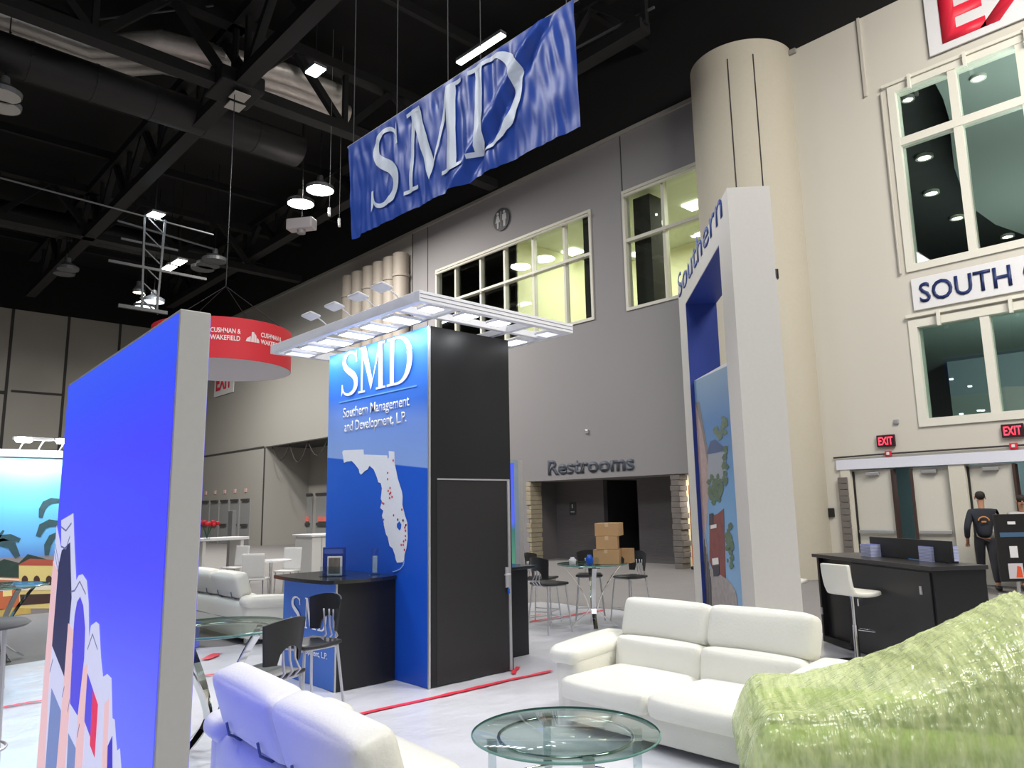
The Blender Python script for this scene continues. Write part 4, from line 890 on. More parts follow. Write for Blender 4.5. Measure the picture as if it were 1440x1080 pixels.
frond([(300, 15), (260, 15), (230, 30), (212, 60), (205, 100)], .06); frond([(300, 130), (250, 128), (215, 145), (192, 195)], .07); frond([(300, 180), (262, 200), (240, 240), (236, 290)], .06)
frond([(-40, 230), (0, 205), (50, 200), (100, 215)], .06); frond([(-40, 230), (10, 225), (60, 240), (90, 300)], .07); frond([(-30, 220), (0, 190), (18, 165)], .025)
for k, (x, e) in enumerate(((33, 1), (60, 0), (90, 1), (-20, 1))):
    p = PY(x, 618, PYY-.3); t = thing('arm_lamp', ['dazzling arm lamp at the left of the village graphic top', 'plain white arm lamp between the dazzling ones on the village wall', 'dazzling arm lamp beside the glowing blue wall edge', 'arm lamp outside the left edge of the village wall'][k], 'lamp', (p.x, PYY, 2.87))
    bm = BM(); tube(bm, [(0, 0, 0), (.0, -.15, .06), (.03, -.3, .17)], .012, 6); obj('arm', bm, white_pt, t)
    bm = BM(); box(bm, -.16, .16, -.36, -.28, .15, .2, bev=.01); obj('head', bm, white_pt, t)
    if e:
        bm = BM(); cushion(bm, (0, -.34, .15), (.26, .1, .1), .04, .0, 4); obj('lens', bm, mat('arm_em', (250, 250, 255), .5, emit=30), t, smooth=True)
    area('arm_glow', (p.x, PYY-.42, 3.0), .2, 22, COOL, aim=(p.x, PYY, 1.9))
# ================================================================ ARCH "Southern"
N0 = G(1022, 264, 4.88); F0 = G(953.3, 404, 4.88); R0_ = G(1080.4, 264, 4.88)
uu = (F0-N0); LA = uu.length; uu.normalize(); vv = V((uu.y, -uu.x, 0)); AD = (R0_-N0).dot(vv)
ar = thing('portal_arch', 'tall white portal with dark blue lining and Southern lettering', 'portal', (N0.x, N0.y, 0), math.atan2(uu.y, uu.x))
# local: x along face (near->far), y = -v  (front face at y=0, depth towards -y)
def al(P): q = P-N0; return (q.dot(uu), -q.dot(vv), P.z)
q1 = al(onplane(1012, 361, N0, vv)); q2 = al(onplane(963, 414, N0, vv)); ja, jb, oz = q1[0], q2[0], (q1[2]+q2[2])/2
bm = BM(); box(bm, 0, ja, -AD, 0, .01, 4.88); box(bm, jb, LA, -AD, 0, .01, 4.88); box(bm, ja, jb, -AD, 0, oz, 4.88); obj('frame', bm, mat('portal_white', (204, 201, 194), .5), ar)
bm = BM(); box(bm, ja, ja+.01, -AD+.003, -.003, .01, oz); box(bm, jb-.01, jb, -AD+.003, -.003, .01, oz); box(bm, ja, jb, -AD+.003, -.003, oz-.01, oz); obj('lining', bm, mat('lining_blue', (24, 48, 124), .5), ar)
s0 = al(onplane(950, 400, N0, vv)); s1 = al(onplane(1017, 322, N0, vv))
lettering('letters', 'Southern', navy, ar, (LA-.05, .004, oz+.22), (-1, 0, 0), (0, 0, 1), LA-.32, .34, bold=.004, thick=.004)
bm = BM(); box(bm, LA*0+.0, .04, -AD-.02, -AD+.01, 3.9, 4.0); obj('bracket', bm, black_pl, ar)
# photo panel standing inside the portal
P1 = onplane(979.6, 690, N0+vv*.05, vv); ang = math.radians(50.5); du = V((-math.cos(ang), -math.sin(ang), 0)); ztp = onplane(979.6, 531, N0+vv*.05, vv).z
pn = V((du.y, -du.x, 0))
ph = thing('photo_panel', 'tall printed street photo panel standing inside the white portal', 'display panel', (P1.x, P1.y, 0), math.atan2(du.y, du.x))
Lph = (onplane(1034, 600, P1, pn)-P1).dot(du)
def pq(x, y, off): P = onplane(960+x/2.842, 480+y/2.842, P1, pn); return V((max(0.005, min(Lph-.005, (P-P1).dot(du))), off, max(.03, min(ztp-.005, P.z))))
sgn_ = 1 if V((0, 0, 0)).__class__ and ((-P1).dot(V((-du.y, du.x, 0))) > 0) else -1
bm = BM(); box(bm, 0, Lph, -.03, .03, .02, ztp); obj('board', bm, white_pt, ph)
def pprint(nm, poly, m_, off):
    bm = BM(); Q = []
    for x, y in poly:
        p = pq(x, y, sgn_*off)
        if not Q or (p-Q[-1]).length > .003: Q.append(p)
    if len(Q) > 2:
        prism(bm, Q, (0, sgn_*.001, 0)); bmesh.ops.recalc_face_normals(bm, faces=bm.faces); obj(nm, bm, m_, ph)
pprint('printed_sky', [(40, 60), (260, 60), (260, 1100), (40, 1100)], zramp('photo_sky', [(0, (140, 175, 205)), (.5, (120, 165, 205)), (.8, (96, 140, 190)), (1, (140, 168, 190))], lo=0, hi=3.4), .032)
pprint('printed_brick_building', [(55, 250), (72, 245), (92, 330), (112, 470), (118, 560), (104, 760), (112, 1100), (55, 1100)], mat('photo_brick', (176, 152, 146), .7, var=.25, vscale=14), .034)
pprint('printed_eaves', [(60, 245), (76, 240), (116, 465), (112, 500), (88, 360)], mat('photo_eaves', (128, 122, 122), .7), .0345)
pprint('printed_tower', [(112, 450), (185, 440), (185, 560), (112, 570)], mat('photo_grey', (158, 162, 170), .7), .035)
pprint('printed_roof', [(108, 445), (122, 400), (140, 392), (170, 418), (172, 436), (112, 452)], mat('photo_slate', (82, 98, 132), .7), .036)
pprint('printed_brick_building', [(118, 700), (150, 690), (176, 668), (182, 900), (186, 980), (150, 960), (118, 880)], mat('photo_red', (128, 70, 66), .7, var=.3, vscale=10), .036)
tree_g = mat('photo_tree', (92, 112, 88), .7, var=.5, vscale=14); tree_l = mat('photo_leaves', (110, 128, 104), .7, var=.4, vscale=20)
def ptree(cx, cy, rx, ry, n, m_, off, nm='printed_foliage'):
    bm = BM()
    for k in range(n*2):
        a = random.uniform(0, 6.28); r = math.sqrt(random.random()); x = cx+rx*r*math.cos(a); y = cy+ry*r*math.sin(a); q = random.uniform(6, 12)
        ngon(bm, [pq(x+q*math.cos(b)*random.uniform(.6, 1.1), y+q*1.6*math.sin(b)*random.uniform(.6, 1.1), sgn_*(off+.00003*k)) for b in [1.05*i for i in range(6)]])
    obj(nm, bm, m_, ph)['kind'] = 'stuff'
ptree(140, 590, 30, 55, 22, tree_g, .0375); ptree(175, 330, 10, 40, 5, tree_l, .0375); ptree(150, 372, 16, 22, 5, tree_l, .0375); ptree(182, 500, 8, 80, 9, tree_g, .0378); ptree(200, 830, 12, 110, 14, tree_g, .0385)
pprint('printed_street', [(88, 770), (100, 760), (118, 900), (200, 960), (225, 1000), (240, 1100), (88, 1100)], mat('photo_street', (158, 150, 146), .7, var=.3, vscale=16), .0368)
pprint('printed_window', [(118, 690), (134, 686), (134, 730), (118, 735)], mat('photo_dark', (66, 64, 70), .7), .040)
pprint('printed_awning', [(124, 735), (148, 730), (148, 745), (124, 750)], mat('photo_awning', (226, 220, 214), .7), .041)
pprint('printed_awning', [(130, 868), (155, 864), (157, 890), (132, 894)], MATS['photo_awning'], .041)
pprint('printed_window', [(132, 900), (158, 892), (160, 935), (136, 940)], MATS['photo_dark'], .041)
for k in range(6): pprint('printed_post', [(98+5*k, 790+30*k), (100+5*k, 790+30*k), (104+5*k, 1090), (101+5*k, 1090)], MATS['photo_dark'], .0405)
# ================================================================ RED ROUND SIGN
c0 = G(312, 521, 5.2); RR = ((G(408, 521, 5.2)-G(216, 521, 5.2)).length)/2; 
rs = thing('round_hanging_sign', 'red round fabric sign with white company lettering hanging from the roof', 'hanging sign', (c0.x, c0.y, 5.2))
HH = .98; redm = mat('sign_red', (214, 40, 54), .6)
bm = BM(); lathe(bm, [(RR, 0), (RR, HH), (RR-.03, HH), (RR-.03, 0)], 96); autosm(obj('drum', bm, redm, rs), 30)
bm = BM(); lathe(bm, [(0, .0), (RR-.01, .0)], 96); obj('bottom_panel', bm, mat('sign_white', (214, 214, 226), .6), rs)
base_a = math.atan2(-c0.y, -c0.x)
def wraptext(s, a0, zz, width, cap, **k):
    a = base_a + a0
    lettering('letters', s, mat('sign_ink', (246, 232, 234), .5), rs, (0, 0, 0), (1, 0, 0), (0, 0, 1), width, cap, thick=0, fn=lambda x, y: V(((RR+.006)*math.cos(a+x/RR), (RR+.006)*math.sin(a+x/RR), zz+y)), **k)
def rsang(px):  # angle on drum for an image column
    best = None
    for k in range(-80, 81):
        a = base_a+math.radians(k); P = c0+V((RR*math.cos(a), RR*math.sin(a), .5)); d = P-V((0, 0, CAMH)); X_ = 720+FPX*d.dot(_R)/d.dot(_F)
        if best is None or abs(X_-px) < best[0]: best = (abs(X_-px), math.radians(k))
    return best[1]
a1_ = rsang(296); a2_ = rsang(338); wdt = (a2_-a1_)*RR
wraptext('CUSHMAN &', a1_, .60, wdt, .11, bold=.02); wraptext('WAKEFIELD', a1_, .43, wdt*.99, .11, bold=.02)
a3_ = rsang(366); wraptext('CUSHMAN &', a3_, .60, wdt, .11, bold=.02); wraptext('WAKEFIELD', a3_, .43, wdt*.99, .11, bold=.02)
bm = BM()
for a_c in (rsang(355), a1_-.38):
    def sp(x, z, a_c=a_c): a = base_a+a_c+x/RR; return V(((RR+.007)*math.cos(a), (RR+.007)*math.sin(a), z))
    for q in ([(-.17, .44), (-.05, .44), (-.05, .58), (-.14, .52)], [(-.045, .44), (.03, .44), (.03, .68), (-.03, .68)], [(.035, .44), (.09, .44), (.085, .60), (.035, .66)], [(.095, .44), (.17, .44), (.15, .52), (.095, .56)]):
        ngon(bm, [sp(*w_) for w_ in q])
obj('logo_mark', bm, mat('logo_grey', (236, 216, 220), .5), rs)['kind'] = 'stuff'
for k in range(4):
    a = PI/2*k+.5; bm = BM(); tube(bm, [(RR*math.cos(a), RR*math.sin(a), HH), (0, 0, HH+1.2)], .01, 5); obj('hanging_wire', bm, blacksteel, rs)
bm = BM(); tube(bm, [(0, 0, HH+1.2), (0, 0, 10.79)], .012, 5); obj('hanging_wire', bm, blacksteel, rs)
# ================================================================ SOFAS (local: back at x=0 side facing -x, seat faces +x, length along y, centre y=0)
def make_sofa(label, loc, rz, group=None):
    t = thing('loveseat', label, 'sofa', loc, rz, group)
    bm = BM(); cushion(bm, (.50, 0, .165), (.84, 1.66, .20), .03, .005, 7); obj('base', bm, white_leather, t, smooth=True)
    for s in (-1, 1):
        bm = BM(); cushion(bm, (.60, s*.41, .325), (.80, .80, .17), .06, .02, 9); obj('seat_cushion', bm, white_leather, t, smooth=True)
        bm = BM(); cushion(bm, (.21, s*.41, .47), (.20, .81, .30), .05, .015, 9, Matrix.Rotation(-.14, 4, 'Y')); obj('back_cushion', bm, white_leather, t, smooth=True)
        bm = BM(); cushion(bm, (.07, s*.42, .75), (.19, .84, .32), .055, .012, 9, Matrix.Rotation(-.30, 4, 'Y')); h = obj('headrest', bm, white_leather, t, smooth=True)
        for q in (-.22, .22):
            bm = BM(); tube(bm, [(.06, s*.42+q, .56), (-.005, s*.42+q, .60), (-.02, s*.42+q, .66)], .007, 6)
            obj('hinge_wire', bm, mat('hinge_blue_grey', (110, 120, 150), .3, .8), h)
        bm = BM()
        def tp(P, h_): return V((P.x, P.y*(1+.22*max(0, P.z/h_.z)), P.z + .03*(-P.x/h_.x)))
        cushion(bm, (.40, s*.955, .31), (.74, .22, .50), .07, .01, 11, None, tp)
        cushion(bm, (.40, s*.975, .53), (.80, .30, .15), .07, .015, 9, Matrix.Rotation(.07, 4, 'Y'))
        obj('armrest', bm, white_leather, t, smooth=True)
        for xx in (.14, .80):
            bm = BM(); box(bm, xx-.04, xx+.04, s*.86-.03, s*.86+.03, .018, .1); obj('foot', bm, chrome, t)
    bm = BM(); cushion(bm, (.10, 0, .33), (.17, 1.9, .46), .06, .01, 9); obj('back_panel', bm, white_leather, t, smooth=True)
    bm = BM(); cushion(bm, (.02, 0, .32), (.03, 1.8, .02), .008, 0, 3); obj('piping', bm, seam_grey, t)
    return t
sofaL = make_sofa('white leather loveseat seen from behind, left foreground, headrests tipped back', (1.61, 3.25, 0), -.085)
def place_sofa(label, loc, rz):
    c = copy_tree(sofaL); c.location = loc; c.rotation_euler = (0, 0, rz); c['label'] = label; return c
place_sofa('white leather loveseat facing the coffee table, in front of the portal', (5.36, 3.38, 0), PI)
place_sofa('white leather loveseat seen from behind beyond the left glass table', (4.22, 10.62, 0), 0)
# ================================================================ COFFEE TABLE
cf = thing('coffee_table', 'round glass coffee table with chrome ring between the two sofas', 'table', (3.31, 3.13, 0))
zt_ = .42; Rc = .54
bm = BM(); lathe(bm, [(0, zt_-.006), (Rc-.004, zt_-.006), (Rc, zt_), (Rc-.004, zt_+.006), (0, zt_+.006)], 80); autosm(obj('glass_top', bm, glass, cf), 60)
bm = BM(); lathe(bm, [(Rc-.005, zt_-.007), (Rc+.002, zt_-.003), (Rc+.002, zt_+.003), (Rc-.005, zt_+.007)], 80); obj('glass_edge', bm, mat('glass_edge', (96, 138, 128), .15, spec=.8), cf)
bm = BM(); ring(bm, .385, .011, (0, 0, zt_-.02), 72); obj('ring', bm, chrome, cf, smooth=True)
acr = glassmat('acrylic_leg', (232, 240, 242), .82)
for k in range(4):
    a = math.radians(47+12 + 90*k); dx, dy = math.cos(a), math.sin(a)
    bm = BM(); box(bm, .43*dx-.026, .43*dx+.026, .43*dy-.026, .43*dy+.026, zt_-.075, zt_-.008, rz=a, bev=.003); obj('clamp_block', bm, alu, cf)
    bm = BM(); box(bm, .43*dx-.02, .43*dx+.02, .43*dy-.02, .43*dy+.02, .02, zt_-.055, rz=a); obj('leg', bm, acr, cf)
    bm = BM(); box(bm, .43*dx-.024, .43*dx+.024, .43*dy-.024, .43*dy+.024, .10, .14, rz=a, bev=.003); obj('clamp_block', bm, alu, cf)
bm = BM(); ring(bm, .40, .009, (0, 0, .12), 72); obj('ring', bm, chrome, cf, smooth=True)
# ================================================================ GLASS BAR TABLES + BLACK STOOLS
def make_table(label, loc, R=.5, H=.88, rz=0):
    t = thing('glass_bar_table', label, 'table', loc, rz)
    bm = BM(); lathe(bm, [(0, H-.008), (R-.004, H-.008), (R, H), (R-.004, H+.008), (0, H+.008)], 64); autosm(obj('glass_top', bm, glass, t), 60)
    bm = BM(); lathe(bm, [(R-.006, H-.009), (R+.002, H-.004), (R+.002, H+.004), (R-.006, H+.009)], 64); obj('glass_edge', bm, MATS['glass_edge'], t)
    for k in range(4):
        a = PI/2*k+.3; d = V((math.cos(a), math.sin(a), 0)); sd = V((-d.y, d.x, 0)); P = []
        for i in range(15):
            s = i/14; r = .06+.34*abs(s-.28)**1.5/(.72**1.5) if s > .28 else .06+.26*((.28-s)/.28)**1.4
            P.append(d*r+V((0, 0, .03+(H-.06)*s)))
        bm = BM(); strip(bm, P, .06, .012, sd); obj('leg', bm, chrome, t)
    bm = BM(); lathe(bm, [(0, H-.02), (.34, H-.02), (.34, H-.009), (0, H-.009)], 32); 
    bm.free()
    bm = BM(); ring(bm, .36, .01, (0, 0, H-.02), 48); obj('support_ring', bm, chrome, t, smooth=True)
    return t
tL = make_table('round glass bar table with chrome legs between the glowing wall and the counter', (2.26, 5.56, 0))
tR = copy_tree(tL); tR.location = (8.28, 7.22, 0); tR.rotation_euler = (0, 0, .5); tR['label'] = 'round glass bar table with chrome legs and boxes in front of the restrooms'
p = G(20, 880, .9); tF = copy_tree(tL); tF.location = (1.78, 10.9, 0); tF['label'] = 'glass bar table with curved chrome leg before the village graphic wall'
# stool: faces +x, back at -x
def make_stool(label, loc, rz):
    t = thing('bar_stool', label, 'stool', loc, rz)
    bm = BM(); cushion(bm, (0, 0, .655), (.40, .40, .035), .015, .006, 6, None, lambda P, h: V((P.x, P.y*(1-.12*(P.x/h.x < -.3)), P.z+.01*(P.x/h.x)**2))); obj('seat', bm, black_pl, t, smooth=True)
    # curved back plate with arch cut-out at the bottom
    bm = BM(); n, mz = 18, 12
    def bp(s, z, off):   # s -1..1
        hw = .165+.035*(z-.74)/.3; ang = s*.75; R_ = hw/math.sin(.75)
        lean = -.19-.10*(z-.66); return V((lean+R_*(1-math.cos(ang))*.9-off, R_*math.sin(ang), z))
    def zlow(s): 
        return .74+.11*math.sqrt(max(0, 1-(s/.55)**2)) if abs(s) < .55 else .74
    def ztop(s): return .99+.035*(1-s*s)
    for off, fl in ((0, 1), (.016, 0)):
        g = [[bm.verts.new(bp(-1+2*i/n, zlow(-1+2*i/n)+(ztop(-1+2*i/n)-zlow(-1+2*i/n))*j/mz, off)) for i in range(n+1)] for j in range(mz+1)]
        for j in range(mz):
            for i in range(n):
                q = (g[j][i], g[j][i+1], g[j+1][i+1], g[j+1][i]); bm.faces.new(q if fl else q[::-1])
        if fl: g0 = g
    for i in range(n):
        bm.faces.new((g0[0][i+1], g0[0][i], g[0][i], g[0][i+1])); bm.faces.new((g0[mz][i], g0[mz][i+1], g[mz][i+1], g[mz][i]))
    for j in range(mz):
        bm.faces.new((g0[j][0], g0[j+1][0], g[j+1][0], g[j][0])); bm.faces.new((g0[j+1][n], g0[j][n], g[j][n], g[j+1][n]))
    bmesh.ops.recalc_face_normals(bm, faces=bm.faces)
    autosm(obj('backrest', bm, black_pl, t), 45)
    for s in (-.3, 0, .3):
        P = [bp(s, .9, -.012), bp(s, .84, .0), bp(s, .76, .012), V((-.235, s*.24, .69)), V((-.19, s*.22, .645)), V((-.10, s*.2, .635))]
        bm = BM(); tube(bm, P, .008, 8); obj('back_rod', bm, steel, t, smooth=True)
    for sx in (-1, 1):
        for sy in (-1, 1):
            bm = BM(); tube(bm, [(sx*.16, sy*.16, .64), (sx*.215, sy*.215, .02)], .011, 8); obj('leg', bm, steel, t)
    bm = BM()
    tube(bm, [(-.16, -.16, .635), (.16, -.16, .635), (.16, .16, .635), (-.16, .16, .635)], .009, 6, closed=True)
    obj('seat_rail', bm, steel, t)
    bm = BM(); q = .2; tube(bm, [(q, -q, .2), (q, q, .2)], .008, 6); tube(bm, [(-q, -q, .2), (q, -q, .2)], .008, 6); tube(bm, [(-q, q, .2), (q, q, .2)], .008, 6); obj('foot_rail', bm, steel, t)
    return t
s0 = make_stool('black bar stool behind the foreground sofa, nearest of the two at left', (2.28, 4.84, 0), math.radians(112))
def stool(label, x, y, deg):
    c = copy_tree(s0); c.location = (x, y, 0); c.rotation_euler = (0, 0, math.radians(deg)); c['label'] = label
stool('black bar stool standing right before the blue counter front', 3.03, 5.66, 190)
stool('black bar stool left of the restroom table, nearest the camera', 7.55, 7.38, -5)
stool('black bar stool left of the restroom table, farther back', 8.05, 8.02, -70)
stool('black bar stool with shiny seat right of the restroom table', 8.98, 7.10, 170)
stool('black bar stool tucked behind the restroom table', 8.82, 7.75, 220)
stool('black stool at the left frame edge beyond the glowing wall', 1.30, 9.05, 60)
# black topped high table at left edge
p = G(8, 872, 1.0); t = thing('bar_table', 'black topped high table with steel legs at the left frame edge', 'table', (.83, 5.8, 0))
bm = BM(); lathe(bm, [(0, 1.02), (.28, 1.02), (.30, 1.035), (.28, 1.05), (0, 1.05)], 40); autosm(obj('table_top', bm, mat('grey_top', (60, 62, 66), .6, spec=.3), t), 40)
for k in range(4):
    a = PI/2*k+.5; bm = BM(); tube(bm, [(.2*math.cos(a), .2*math.sin(a), 1.02), (.24*math.cos(a), .24*math.sin(a), .02)], .014, 8); obj('leg', bm, steel, t)
bm = BM(); ring(bm, .22, .009, (0, 0, .3), 32); obj('foot_ring', bm, steel, t)
# boxes on the restroom table
bz = .89; boxes = [((8.42, 7.02), .42, .36, .20, .5, 'bottom'), ((8.41, 7.02), .40, .30, .18, .62, 'middle'), ((8.44, 7.01), .42, .34, .18, .52, 'top')]
for (x, y), a, b, h, r, nm in boxes:
    t = thing('cardboard_box', f'brown cardboard box, {nm} of the stack on the restroom table', 'box', (x, y, bz), r)
    bm = BM(); box(bm, -a/2, a/2, -b/2, b/2, 0, h, bev=.004, seg=1); obj('carton', bm, card, t)
    bm = BM(); box(bm, -a/2-.001, a/2+.001, -.025, .025, h-.05, h+.001); obj('tape_strip', bm, mat('box_tape', (206, 178, 138), .3), t)
    bz += h+.002
t = thing('cardboard_box', 'small brown box poking out right of the carton stack', 'box', (8.62, 6.86, .89), .3); bm = BM(); box(bm, -.09, .09, -.09, .09, 0, .2, bev=.004, seg=1); obj('carton', bm, card, t)
for k, (x, y, h, m_, lb) in enumerate(((7.96, 7.30, .10, white_pt, 'small white cup on the restroom table, leftmost'), (8.12, 7.12, .13, blueprint, 'blue water pack on the restroom table'), (8.20, 7.05, .12, clear, 'clear bottle beside the blue pack'), (8.52, 6.88, .09, black_pl, 'small black pouch before the cartons'))):
    t = thing(['cup', 'water_pack', 'bottle', 'pouch'][k], lb, ['cup', 'pack', 'bottle', 'pouch'][k], (x, y, .89))
    bm = BM(); lathe(bm, [(0, 0), (.045, 0), (.05, h*.7), (.03, h*.85), (.028, h), (0, h)], 16); obj('body', bm, m_, t, smooth=True)
# ================================================================ BLACK LOCKER COUNTER + WHITE STOOLS (right)
P0, P1c, P2c = V((8.02, 2.64, 0)), V((9.23, 4.36, 0)), V((8.42, 2.27, 0))
dl_ = (P1c-P0); LL = dl_.length; dl_.normalize(); rzc = math.atan2(dl_.y, dl_.x)
lc = thing('storage_counter', 'long black storage counter with locked doors, right of the portal', 'counter', (P0.x, P0.y, 0), rzc)
Dp = .56   # local: x along (near->far), y<0 away from camera side? front at y=0
bm = BM(); box(bm, 0, LL-.62, -Dp, 0, .02, 1.02, bev=.004, seg=1); obj('body', bm, black_lam, lc)
bm = BM(); box(bm, LL-.62, LL, -Dp, -.06, .02, 1.02); box(bm, LL-.62, LL-.58, -.06, 0, .02, 1.02); box(bm, LL-.04, LL, -.06, 0, .02, 1.02); box(bm, LL-.62, LL, -.06, 0, .02, .09); obj('bay', bm, black_lam, lc)
bm = BM(); box(bm, -.02, LL+.06, -Dp-.02, .03, 1.02, 1.06, bev=.004); obj('worktop', bm, mat('locker_top', (44, 43, 44), .3, spec=.5), lc)
bm = BM(); box(bm, .04, LL-.75, -.0, .018, .06, 1.0, bev=.004); d1 = obj('door', bm, mat('locker_door', (36, 36, 38), .35, spec=.4), lc)
bm = BM(); tube(bm, [(LL-.9, .02, .62), (LL-.9, .06, .62), (LL-.9, .06, .55), (LL-.9, .02, .55)], .012, 8); obj('lock', bm, chrome, d1)
bm = BM(); box(bm, LL-.745, LL-.735, 0, .02, .05, .98); obj('door_gap_strip', bm, alu, lc)
bm = BM(); box(bm, .16, .19, .018, .03, .78, .86); obj('door_label', bm, alu, lc)
bm = BM(); box(bm, LL-.70, LL-.66, .0, .012, .60, .70); obj('door_sticker', bm, blueprint, lc)
bm = BM(); box(bm, LL-.05, LL-.01, .0, .012, .34, .42); obj('bracket', bm, alu, lc)
dsc = thing('desk_screen', 'low black privacy screen standing on the storage counter', 'screen', P0+dl_*.35+V((dl_.y, -dl_.x, 0))*.42+V((0, 0, 1.06)), rzc)
bm = BM(); box(bm, -.1, 1.25, -.015, .015, 0, .22, bev=.004); obj('panel', bm, black_pl, dsc)
bm = BM(); box(bm, -.1, -.07, -.06, .06, 0, .02); box(bm, 1.2, 1.23, -.06, .06, 0, .02); obj('foot', bm, black_pl, dsc)
bookc = mat('booklet_cover', (92, 108, 186), .5); bookp = mat('booklet_pages', (198, 202, 226), .6)
side = V((dl_.y, -dl_.x, 0))
ORD = ['first', 'second', 'third', 'fourth', 'fifth', 'sixth', 'seventh', 'eighth', 'ninth', 'tenth']
def booklets(px, py, n, where, grp):
    b = G(px, py, 1.06)
    for s in range(2):
        for k in range(n):
            t = bpy.data.objects.new('booklet', None); COL.objects.link(t); t.location = b+side*(.16*s)-dl_*0+V((0, 0, .0155*k)); t.rotation_euler = (0, 0, rzc+random.uniform(-.03, .03))
            tag(t, ('top' if k == n-1 else 'bottom' if k == 0 else ORD[k]+' from the bottom')+' blue booklet, '+('nearer' if s == 0 else 'farther')+' column of the '+where, 'booklet', grp)
            bm = BM(); box(bm, -.1, .1, -.075, .075, 0, .012); obj('pages', bm, bookp, t)
            bm = BM(); box(bm, -.101, .101, -.076, .076, .012, .0148); obj('cover', bm, bookc, t)
booklets(1226, 782, 9, 'left pile on the storage counter', 'booklets in the left pile'); booklets(1311, 789, 10, 'right pile on the storage counter', 'booklets in the right pile')
p = G(1291, 787, 1.06); bm = BM(); box(bm, p.x-.09, p.x+.09, p.y-.05, p.y+.05, 1.06, 1.07, rz=rzc); tag(obj('leaflet', bm, mat('leaflet_cyan', (80, 150, 210), .5)), 'cyan leaflet lying between the booklet piles', 'leaflet')
def make_wstool(label, loc, rz):
    t = thing('white_bar_stool', label, 'stool', loc, rz)
    # shell: faces +x
    prof = [(.22, .735), (.12, .715), (-.05, .72), (-.15, .74), (-.185, .80), (-.205, .92), (-.215, 1.04)]
    bm = BM(); n = 10; L = []
    for (x, z) in prof:
        L.append([bm.verts.new((x, .20*(-1+2*i/n)*(1-.05*abs(-1+2*i/n)**4), z+.0*i)) for i in range(n+1)])
    for a, b in zip(L[:-1], L[1:]):
        for i in range(n): bm.faces.new((a[i], a[i+1], b[i+1], b[i]))
    o = obj('seat_shell', bm, white_leather, t, smooth=True)
    md = o.modifiers.new('thick', 'SOLIDIFY'); md.thickness = .05; md.offset = 0
    md = o.modifiers.new('round', 'BEVEL'); md.width = .015; md.segments = 2; md.limit_method = 'ANGLE'
    md = o.modifiers.new('sub', 'SUBSURF'); md.levels = 1; md.render_levels = 2
    bm = BM(); lathe(bm, [(0, .02), (.2, .02), (.2, .03), (.04, .05), (.028, .08), (.028, .4), (.02, .4), (.02, .7), (0, .7)], 28); autosm(obj('gas_lift', bm, chrome, t), 40)
    bm = BM(); tube(bm, [(.03, 0, .35), (.16, -.1, .33), (.2, 0, .33), (.16, .1, .33), (.03, 0, .35)], .01, 8); obj('foot_rest', bm, chrome, t)
    return t
dr_ = math.degrees(rzc)
sw = make_wstool('white gas lift bar stool standing right in front of the storage counter', (8.28, 3.55, 0), rzc-PI*.42)
c = copy_tree(sw); c.location = (9.05, 4.72, 0); c.rotation_euler = (0, 0, rzc-PI*.42); c['label'] = 'white gas lift bar stool half hidden behind the white portal'
p = V((9.55, 4.95, 0)); t = thing('folding_stand', 'black metal folding stand between the portal and the storage counter', 'stand', p, rzc)
bm = BM()
for sx in (-.12, .12): bar(bm, (sx, -.1, 0), (sx, .1, 1.0), .025); bar(bm, (sx, .1, 0), (sx, -.1, 1.0), .025)
bar(bm, (-.12, -.06, .2), (.12, -.06, .2), .02); obj('frame', bm, black_pl, t); bm = BM(); box(bm, -.14, .14, -.1, .1, .99, 1.01); obj('tray', bm, black_pl, t)
# ================================================================ FAR WHITE FURNITURE (left middle)
wf = mat('white_furniture', (214, 213, 210), .5)
t = thing('white_cabinet', 'white display counter with shelf panel beyond the blue counter', 'cabinet', (9.5, 16.9, 0), 0)
a = G(393, 800); 
cA = G(455, 753, 1.1); t.location = (9.3, 17.3, 0)
bm = BM(); box(bm, 0, 1.5, 0, .9, .02, 1.06, bev=.006, seg=1); obj('body', bm, wf, t)
bm = BM(); box(bm, -.06, 1.56, -.06, .96, 1.06, 1.11, bev=.006); obj('worktop', bm, white_pt, t)
for x in (.25, .5, .75, 1.0): 
    bm = BM(); box(bm, x, x+.02, -.012, .0, .03, 1.05); obj('panel_strip', bm, mat('strip_grey', (176, 176, 178), .5), t)
bm = BM(); box(bm, 1.1, 1.35, -.12, 0, .72, .75); obj('shelf', bm, white_pt, t)
def wtable(label, x, y, h=.75, r=.4):
    t = thing('white_table', label, 'table', (x, y, 0)); bm = BM(); lathe(bm, [(0, h-.025), (r, h-.025), (r, h), (0, h)], 32); autosm(obj('table_top', bm, white_pt, t), 40)
    bm = BM(); lathe(bm, [(0, 0), (.22, 0), (.22, .015), (.03, .03), (.03, h-.03), (0, h-.03)], 20); obj('pedestal', bm, chrome, t)
    return t
def wchair(label, x, y, deg, first=[None]):
    if first[0] is None:
        t = thing('white_chair', label, 'chair', (x, y, 0), math.radians(deg)); first[0] = t
        bm = BM(); cushion(bm, (0, 0, .45), (.42, .42, .04), .015, .0, 4); obj('seat', bm, wf, t, smooth=True)
        bm = BM(); cushion(bm, (-.21, 0, .70), (.03, .42, .46), .012, .0, 4, Matrix.Rotation(-.12, 4, 'Y')); obj('backrest', bm, wf, t, smooth=True)
        for sx in (-.17, .17):
            for sy in (-.17, .17): bm = BM(); tube(bm, [(sx, sy, .44), (sx*1.1, sy*1.1, .0)], .012, 6); obj('leg', bm, chrome, t)
    else:
        t = copy_tree(first[0]); t.location = (x, y, 0); t.rotation_euler = (0, 0, math.radians(deg)); t['label'] = label
wtable('white cafe table among white chairs beyond the armless booths', 6.85, 14.4)
